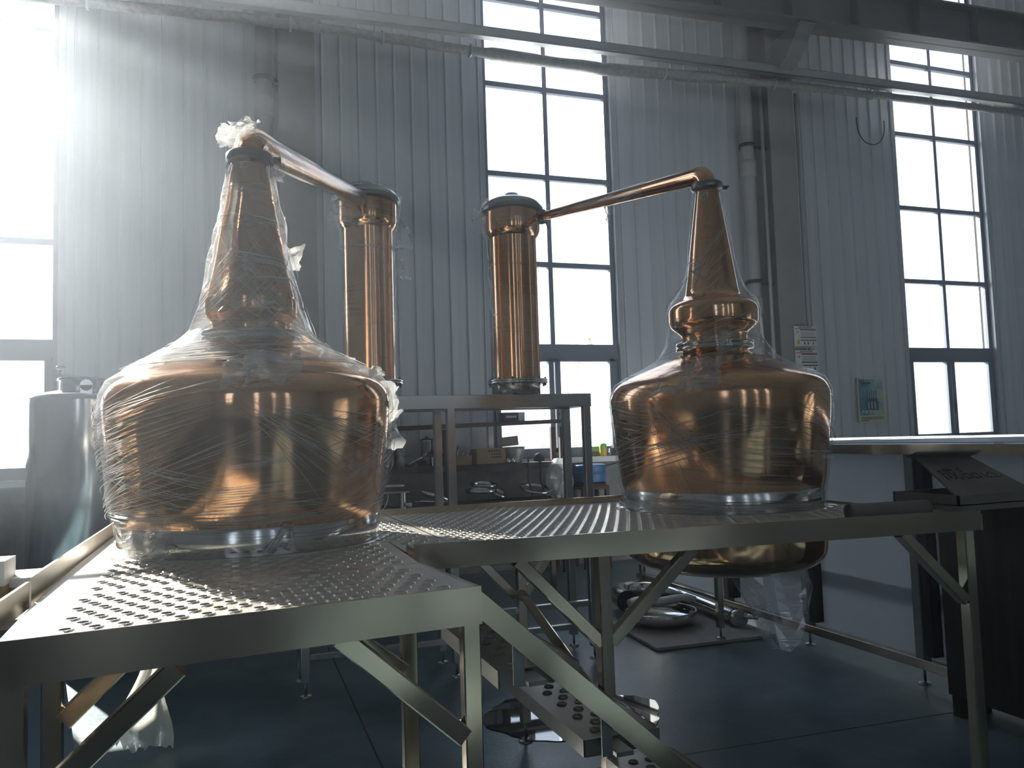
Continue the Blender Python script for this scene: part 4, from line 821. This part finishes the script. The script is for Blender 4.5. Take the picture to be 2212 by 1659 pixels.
b = B(); b.box(4.20, 4.36, 8.37, 8.44, SILL+0.09, SILL+0.125); b.tube([(4.30, 8.40, SILL), (4.30, 8.40, SILL+0.10)], 0.03, 12); b.box(4.26, 4.34, 8.38, 8.43, SILL, SILL+0.012); one(b, 'black_lamp', 'black', 'small black device on the sill beside the right still', 'device')
b = B(); b.tube([(4.29, 8.32, SILL-0.06), (4.0, 8.30, SILL-0.12), (3.93, 8.30, 0.9), (3.98, 8.30, 0.3)], 0.008, 6); one(b, 'wall_cable', 'black', 'thin cable drooping down the concrete below the sill', 'cable')

# ================================================================== WHITE PANELLED BENCH AT RIGHT
t = thing('white_bench', 'long white-panelled bench with stainless frame along the right side', 'bench', (4.6, 4.4, 0)); BX, BZ = 3.66, 1.35
by0, by1 = 2.3, 6.9
b = B(); b.box(BX-0.02, 5.7, by0, by1, BZ-0.002, BZ+0.004); b.build('top', 'sheetpanel', t)
b = B(); b.box(BX-0.025, BX+0.02, by0, by1, BZ-0.065, BZ-0.008); b.build('edge_band', 'brushed', t)
b = B(); b.poly([(BX+0.05, by0+0.04, 0.14), (BX+0.05, by1-0.04, 0.14), (BX+0.05, by1-0.04, BZ-0.03), (BX+0.05, by0+0.04, BZ-0.03)]); b.build('white_panel', 'sheetpanel', t)
for y in (by0+0.05, 4.6, by1-0.05):
    b = B(); b.bar((5.6, y, 0), (5.6, y, BZ-0.01), 0.05, 0.05, (0, 1, 0)); b.build('rear_leg', 'col', t)
for y in (2.55, 3.585, 4.53, 5.45, 6.4):
    b = B(); b.bar((BX+0.02, y, 0.10), (BX+0.02, y, BZ-0.065), 0.06, 0.06, (0, 1, 0)); b.build('post', 'col', t)
    b = B(); b.bar((BX+0.022, y-0.085, 0.17), (BX+0.022, y-0.085, BZ-0.065), 0.075, 0.05, (0, 1, 0)); b.build('seal_strip', 'black', t)
    f = B(); foot(f, BX+0.02, y); f.build('foot', 'clamp', t)
b = B(); b.poly([(5.65, by0+0.04, 0.14), (5.65, by1-0.04, 0.14), (5.65, by1-0.04, BZ-0.03), (5.65, by0+0.04, BZ-0.03)]); b.build('rear_diffuser', 'sheetpanel', t)  # unseen sheet added to diffuse light inside the bench
b = B(); b.poly([(BX+0.05, by1-0.03, 0.14), (5.65, by1-0.03, 0.14), (5.65, by1-0.03, BZ-0.03), (BX+0.05, by1-0.03, BZ-0.03)]); b.build('end_panel', 'sheetpanel', t)  # far end closed by an added, unseen sheet to even the glow
b = B(); b.bar((BX+0.01, by0, 0.115), (BX+0.01, by1, 0.115), 0.055, 0.055); b.build('bottom_rail', 'brushed', t)
b = B(); b.bar((BX+0.075, by0+0.05, 0.47), (BX+0.075, by1-0.05, 0.47), 0.04, 0.085); b.build('middle_rail', 'col', t)

# ================================================================== RIGHT END OF PLATFORM
t = thing('paper_roll', 'grey cardboard tube lying along the platform edge by the carton', 'roll', (2.3, 2.30, H+0.03)); b = B(); a = Vector((2.13, 2.375, H+0.036)); c = Vector((2.46, 2.335, H+0.036))
b.tube([a, c], 0.030, 28, cap=False); b.tube([c, a], 0.024, 28, cap=False); b.build('tube_wall', 'dcard', t)
b = B(); b.tube([a+(c-a)*0.02, a+(c-a)*0.05], 0.0255, 24); b.build('dark_end_disc', 'black', t)  # black disc in place of the darkness inside the open tube end
t = thing('marked_carton', 'dusty open carton with handwritten characters at the right end of the platform', 'box', (2.64, 2.42, H)); x0, x1, y0_, y1_ = 2.465, 2.86, 2.20, 2.50; z0, z1 = H+0.050, H+0.088
b = B(); b.box(x0, x1, y0_, y0_+0.008, z0, z1); b.box(x0, x1, y1_-0.008, y1_, z0, z1); b.box(x0, x0+0.008, y0_, y1_, z0, z1); b.box(x1-0.008, x1, y0_, y1_, z0, z1); b.box(x0, x1, y0_, y1_, z0-0.02, z0+0.004); b.build('tray', 'dcard', t)
fa, fb_, fc, fd = Vector((2.468, 2.21, z1)), Vector((2.855, 2.21, z1)), Vector((2.80, 2.43, z1+0.125)), Vector((2.545, 2.45, z1+0.130))
nrm = (fb_-fa).cross(fd-fa).normalized()
b = B(); b.hexa([fa-nrm*0.008, fb_-nrm*0.008, fc-nrm*0.008, fd-nrm*0.008, fa, fb_, fc, fd]); fl = b.build('flap', 'dcard', t)
b = B(); b.hexa([fd+Vector((-0.05, 0, 0)), fc, fc+Vector((0.0, -0.05, 0.02)), fd+Vector((-0.06, -0.055, 0.018)), fd+Vector((-0.05, 0, 0.007)), fc+Vector((0, 0, 0.007)), fc+Vector((0, -0.05, 0.027)), fd+Vector((-0.06, -0.055, 0.025))]); b.build('flap_fold', 'dcard', fl)
def text_mesh(txt, size, mx, name, m, parent):
    cu = bpy.data.curves.new(name, 'FONT'); cu.body = txt; cu.size = size; cu.align_x = 'CENTER'; cu.align_y = 'CENTER'; cu.space_character = 1.0
    o = bpy.data.objects.new('tmp', cu); COL.objects.link(o); bpy.context.view_layer.update()
    me = bpy.data.meshes.new_from_object(o.evaluated_get(bpy.context.evaluated_depsgraph_get())); bpy.data.objects.remove(o)
    me.transform(mx); me.materials.clear(); me.materials.append(M[m]); ob = bpy.data.objects.new(name, me); COL.objects.link(ob)
    ob.parent = parent; r_ = parent
    while r_.parent: r_ = r_.parent
    ob.matrix_parent_inverse = Matrix.Translation(-r_.location) if parent is r_ else Matrix.Translation(-r_.location)
    return ob
ux = (fb_-fa).normalized(); uy = nrm.cross(ux); ctr = (fa+fb_+fc+fd)/4+nrm*0.0015
mx = Matrix(((ux.x, uy.x, nrm.x, ctr.x), (ux.y, uy.y, nrm.y, ctr.y), (ux.z, uy.z, nrm.z, ctr.z), (0, 0, 0, 1)))
text_mesh('成品区', 0.095, mx, 'handwriting', 'ink', t)
t = thing('wooden_cabinet', 'tall dark wooden cabinet against the bench beyond the right end of the platform', 'cabinet', (3.5, 2.7, 0)); x0, x1, y0_, y1_ = 3.40, 3.61, 2.20, 3.17
b = B(); b.box(x0, x1, y0_+0.02, y1_, 0.10, 1.10); b.build('body', 'wood', t)
for (a, c) in ((x0+0.015, (x0+x1)/2-0.005), ((x0+x1)/2+0.005, x1-0.015)):
    b = B(); b.box(a, c, y0_, y0_+0.02, 0.13, 1.06); dr = b.build('door', 'wood', t); h = B(); h.bar(((a+c)/2, y0_-0.015, 0.60), ((a+c)/2, y0_-0.015, 0.70), 0.01, 0.012, (0, 1, 0)); h.build('handle', 'clamp', dr)
b = B(); b.box(x0-0.01, x1+0.01, y0_-0.01, y1_, 1.09, 1.115); b.build('top', 'wood', t)
for x in (x0+0.03, x1-0.03):
    for y in (y0_+0.05, y1_-0.04): b = B(); b.box(x-0.025, x+0.025, y-0.025, y+0.025, 0, 0.10); b.build('leg', 'wood', t)

# ================================================================== ON THE FLOOR
b = B(); q = [(2.68, 4.83), (3.60, 4.79), (3.62, 5.74), (2.74, 5.66)]
b.hexa([(*p, 0.004) for p in q]+[(*p, 0.024) for p in q]); one(b, 'chipboard_sheet', 'board', 'grey chipboard sheet lying on the floor under the right still', 'board')
t = thing('steel_dish_end', 'shallow stainless dish end lying on the chipboard sheet', 'dish', (3.05, 5.42, 0.03)); c = (3.05, 5.42, 0.026)
b = B(); b.lathe(smooth([(0.0, 0.0), (0.16, 0.006), (0.24, 0.035), (0.262, 0.07), (0.262, 0.10)], 5)+[(0.256, 0.10)]+smooth([(0.256, 0.07), (0.23, 0.04), (0.15, 0.014), (0.0, 0.01)], 5), 56, c); b.build('bowl', 'steel', t)
b = B(); b.lathe([(0.258, 0.099), (0.268, 0.099), (0.268, 0.106), (0.258, 0.106)], 56, c); b.build('rim', 'steel', t)
b = B(); pts = [(2.86+0.55*i/10, 5.56-0.05*i/10, 0.168+0.008*math.sin(i)) for i in range(11)]
b.tube(pts, [0.03, 0.04, 0.045, 0.042, 0.04, 0.038, 0.036, 0.034, 0.03, 0.04, 0.02], 14, fn=lambda a, i: 0.7+0.5*abs(math.cos(a))); one(b, 'foam_wrap', 'white', 'white foam sleeve laid across the steel dish end', 'wrap')
t = thing('elbow_pipe', 'large stainless elbow pipe lying behind the steel dish end', 'pipe', (3.3, 6.0, 0.1)); P0 = Vector((3.02, 5.98, 0.10))
pts = [Vector((3.02, 5.90, 0.11)), Vector((3.04, 6.05, 0.115)), Vector((3.12, 6.20, 0.12)), Vector((3.26, 6.26, 0.12)), Vector((3.42, 6.20, 0.115)), Vector((3.50, 6.02, 0.11)), Vector((3.53, 5.75, 0.10)), Vector((3.50, 5.12, 0.09))]
b = B(); sp = [tuple(p) for p in pts]; sm = []
for i in range(len(pts)-1):
    p0, p1, p2, p3 = pts[max(i-1, 0)], pts[i], pts[i+1], pts[min(i+2, len(pts)-1)]
    for j in range(5): u = j/5; sm.append(0.5*((2*p1)+(p2-p0)*u+(2*p0-5*p1+4*p2-p3)*u*u+(3*p1-p0-3*p2+p3)*u**3))
sm.append(pts[-1]); b.tube(sm, [0.085-0.028*min(1, i/26) for i in range(len(sm))], 24, cap=False); b.build('pipe_body', 'steel', t)
b = B(); b.tube([(3.50, 5.125, 0.09), (3.50, 5.05, 0.088)], [0.058, 0.066], 24); b.tube([(3.52, 5.06, 0.10), (3.60, 4.98, 0.10)], 0.016, 12); b.build('end_nozzle', 'steel', t)
b = B(); b.tube([sm[0]+Vector((0, 0.01, 0)), sm[0]+Vector((0, 0.02, 0))], 0.08, 24); b.build('dark_mouth_disc', 'black', t)  # black disc painting the dark interior just inside the pipe mouth
t = thing('low_frame', 'low stainless frame on levelling feet standing over the chipboard', 'frame', (3.5, 5.6, 0))
fx = ((3.196, 4.854), (4.0, 4.9), (4.05, 5.95), (3.25, 5.95))
fx = ((3.196, 4.854), (3.45, 5.9), (2.86, 6.6), (2.62, 5.5))
fx = ((3.196, 4.854), (3.52, 6.55), (2.72, 6.72))
for k, (x, y) in enumerate(fx):
    b = post(x, y, 0.10, 0.66, 0.044); lg = b.build('leg', 'brushed', t); f = B(); foot(f, x, y); [setattr(v.co, 'z', v.co.z+(0.0245 if k == 0 else 0)) for v in f.bm.verts]; f.build('foot', 'clamp', lg)
b = B()
for i in range(3): p, q = fx[i], fx[(i+1) % 3]; b.bar((*p, 0.66), (*q, 0.66), 0.04, 0.04)
b.build('top_rail', 'brushed', t)
# puddle
def puddle():
    b = B(); rnd = random.Random(3); N_ = 64; c = Vector((1.68, 3.95)); pts = []
    for k in range(N_):
        a = 2*PI*k/N_; r_ = 1+0.16*noise.noise(Vector((math.cos(a)*1.4, math.sin(a)*1.4, 2.0)))+0.05*noise.noise(Vector((math.cos(a)*6, math.sin(a)*6, 9)))
        pts.append((c.x+0.46*r_*math.cos(a)+0.04*math.sin(a), c.y+0.36*r_*math.sin(a)-0.10*math.cos(a), 0.004))
    v = [b.bm.verts.new(p) for p in pts]; b.bm.faces.new(v)
    m = mat('water_on_floor', (0.02, 0.03, 0.035), 0.03, 0.0, spec=1.0); m.node_tree.nodes['Principled BSDF'].inputs['IOR'].default_value = 1.6
    one(b, 'water_puddle', m, 'shallow water puddle on the floor behind the steps', 'puddle')
puddle()
# joints cut in the floor
b = B()
for (p, q) in (((0.665, 6.5), (0.61, 1.0)), ((1.0, 3.32), (3.6, 3.17))):
    p = Vector((*p, 0.0008)); q = Vector((*q, 0.0008)); n_ = (q-p).normalized().cross(Vector((0, 0, 1)))*0.005; b.poly([p-n_, q-n_, q+n_, p+n_])
struct(b.build('trim_%d' % 20, 'ink', None))
# torn sheet hanging under the left side
t = None; b = B(); rnd = random.Random(8)
gx, gz_ = 14, 22; g = {}
for i in range(gx+1):
    for j in range(gz_+1):
        u, v = i/gx, j/gz_; xl = -0.36-0.14*v+0.05*math.sin(v*6)*v; xr = -0.325+0.06*v+0.012*math.sin(v*9)
        zz = 0.64-0.635*v+(rnd.uniform(-0.02, 0.03) if j == gz_ else 0)+0.05*(1-u)*v
        g[i, j] = b.bm.verts.new((xl+(xr-xl)*u, 4.30+0.03*math.sin(u*8+v*2)+0.02*math.sin(v*9), max(0.012, zz)))
for i in range(gx):
    for j in range(gz_): f = b.bm.faces.new((g[i, j], g[i+1, j], g[i+1, j+1], g[i, j+1])); f.smooth = True
o = one(b, 'torn_sheet', 'sheet', 'torn cream plastic sheet hanging below the left end of the platform', 'sheet')
# storage trolley beside the platform at far left, with boxes and marker pens
t = thing('side_table', 'white-topped work table at the far left below the window', 'table', (-0.95, 2.95, 0)); 
b = B(); b.box(-1.35, -0.53, 2.5, 3.35, 0.985, 1.01); b.build('top', 'tile', t)
for (x, y) in ((-1.3, 2.55), (-0.58, 2.55), (-1.3, 3.3), (-0.58, 3.3)): b = B(); b.bar((x, y, 0), (x, y, 0.985), 0.04, 0.04, (0, 1, 0)); b.build('leg', 'col', t)
t = thing('document_box', 'flat grey and white box lying on the far left table', 'box', (-0.62, 3.05, 1.01)); b = B(); b.box(-0.80, -0.545, 2.93, 3.12, 1.01, 1.035); b.build('base', 'foil', t)
b = B(); b.box(-0.81, -0.54, 2.92, 3.13, 1.035, 1.062); lid = b.build('lid', 'white', t); b = B(); b.box(-0.66, -0.585, 2.98, 3.04, 1.062, 1.063); b.build('label', 'clamp', lid)
t = thing('tissue_box', 'white upright box at the left picture edge', 'box', (-0.75, 2.9, 1.01)); b = B(); b.box(-0.83, -0.648, 2.86, 3.0, 1.05, 1.125); b.build('body', 'white', t)
b = B(); b.box(-0.83, -0.648, 2.86, 3.0, 1.01, 1.05); b.build('base', 'card', t)
for k in range(3):
    x = -0.672+0.012*k; y = 2.72+0.012*k; t = thing('marker_pen', 'marker pen with green cap standing beside the white box, %s' % ('nearest its corner', 'middle of three', 'farthest right')[k], 'pen', (x, y, 1.01), 'marker pens'); b = B(); b.lathe([(0.0, 1.011), (0.006, 1.011), (0.006, 1.055)], 10, (x, y, 0)); b.build('barrel', 'white', t)
    b = B(); b.lathe([(0.0065, 1.055), (0.0065, 1.085), (0.004, 1.088), (0.0, 1.088)], 10, (x, y, 0)); b.build('cap', mat('green_cap', (0.05, 0.30, 0.16), 0.4) if k < 2 else 'red', t)
b = B(); b.hexa([(-0.66, 3.25, 0.25), (-0.50, 3.25, 0.25), (-0.50, 3.265, 0.25), (-0.66, 3.265, 0.25), (-0.74, 3.25, 0.90), (-0.58, 3.25, 0.90), (-0.58, 3.265, 0.90), (-0.74, 3.265, 0.90)]); one(b, 'dark_panel', 'frame', 'dark blue sheet leaning below the far left table', 'sheet')

# ================================================================== HAZE ADDED IN PLACE OF LENS GLARE
hm = bpy.data.materials.new('lens_glare_haze'); hm.use_nodes = True; ht = hm.node_tree; ht.nodes.clear()
ho = ht.nodes.new('ShaderNodeOutputMaterial'); hv = ht.nodes.new('ShaderNodeVolumeScatter'); hv.inputs['Color'].default_value = (0.80, 0.88, 1.0, 1); hv.inputs['Density'].default_value = HAZE; hv.inputs['Anisotropy'].default_value = 0.77
ht.links.new(hv.outputs[0], ho.inputs['Volume'])
b = B(); b.box(XL+0.02, XR-0.02, YF+0.02, YW-0.04, 1.16, CEIL-0.02); o = b.build('glare_haze', hm); o['kind'] = 'stuff'; tag(o, 'thin added haze standing in for lens glare', 'haze')
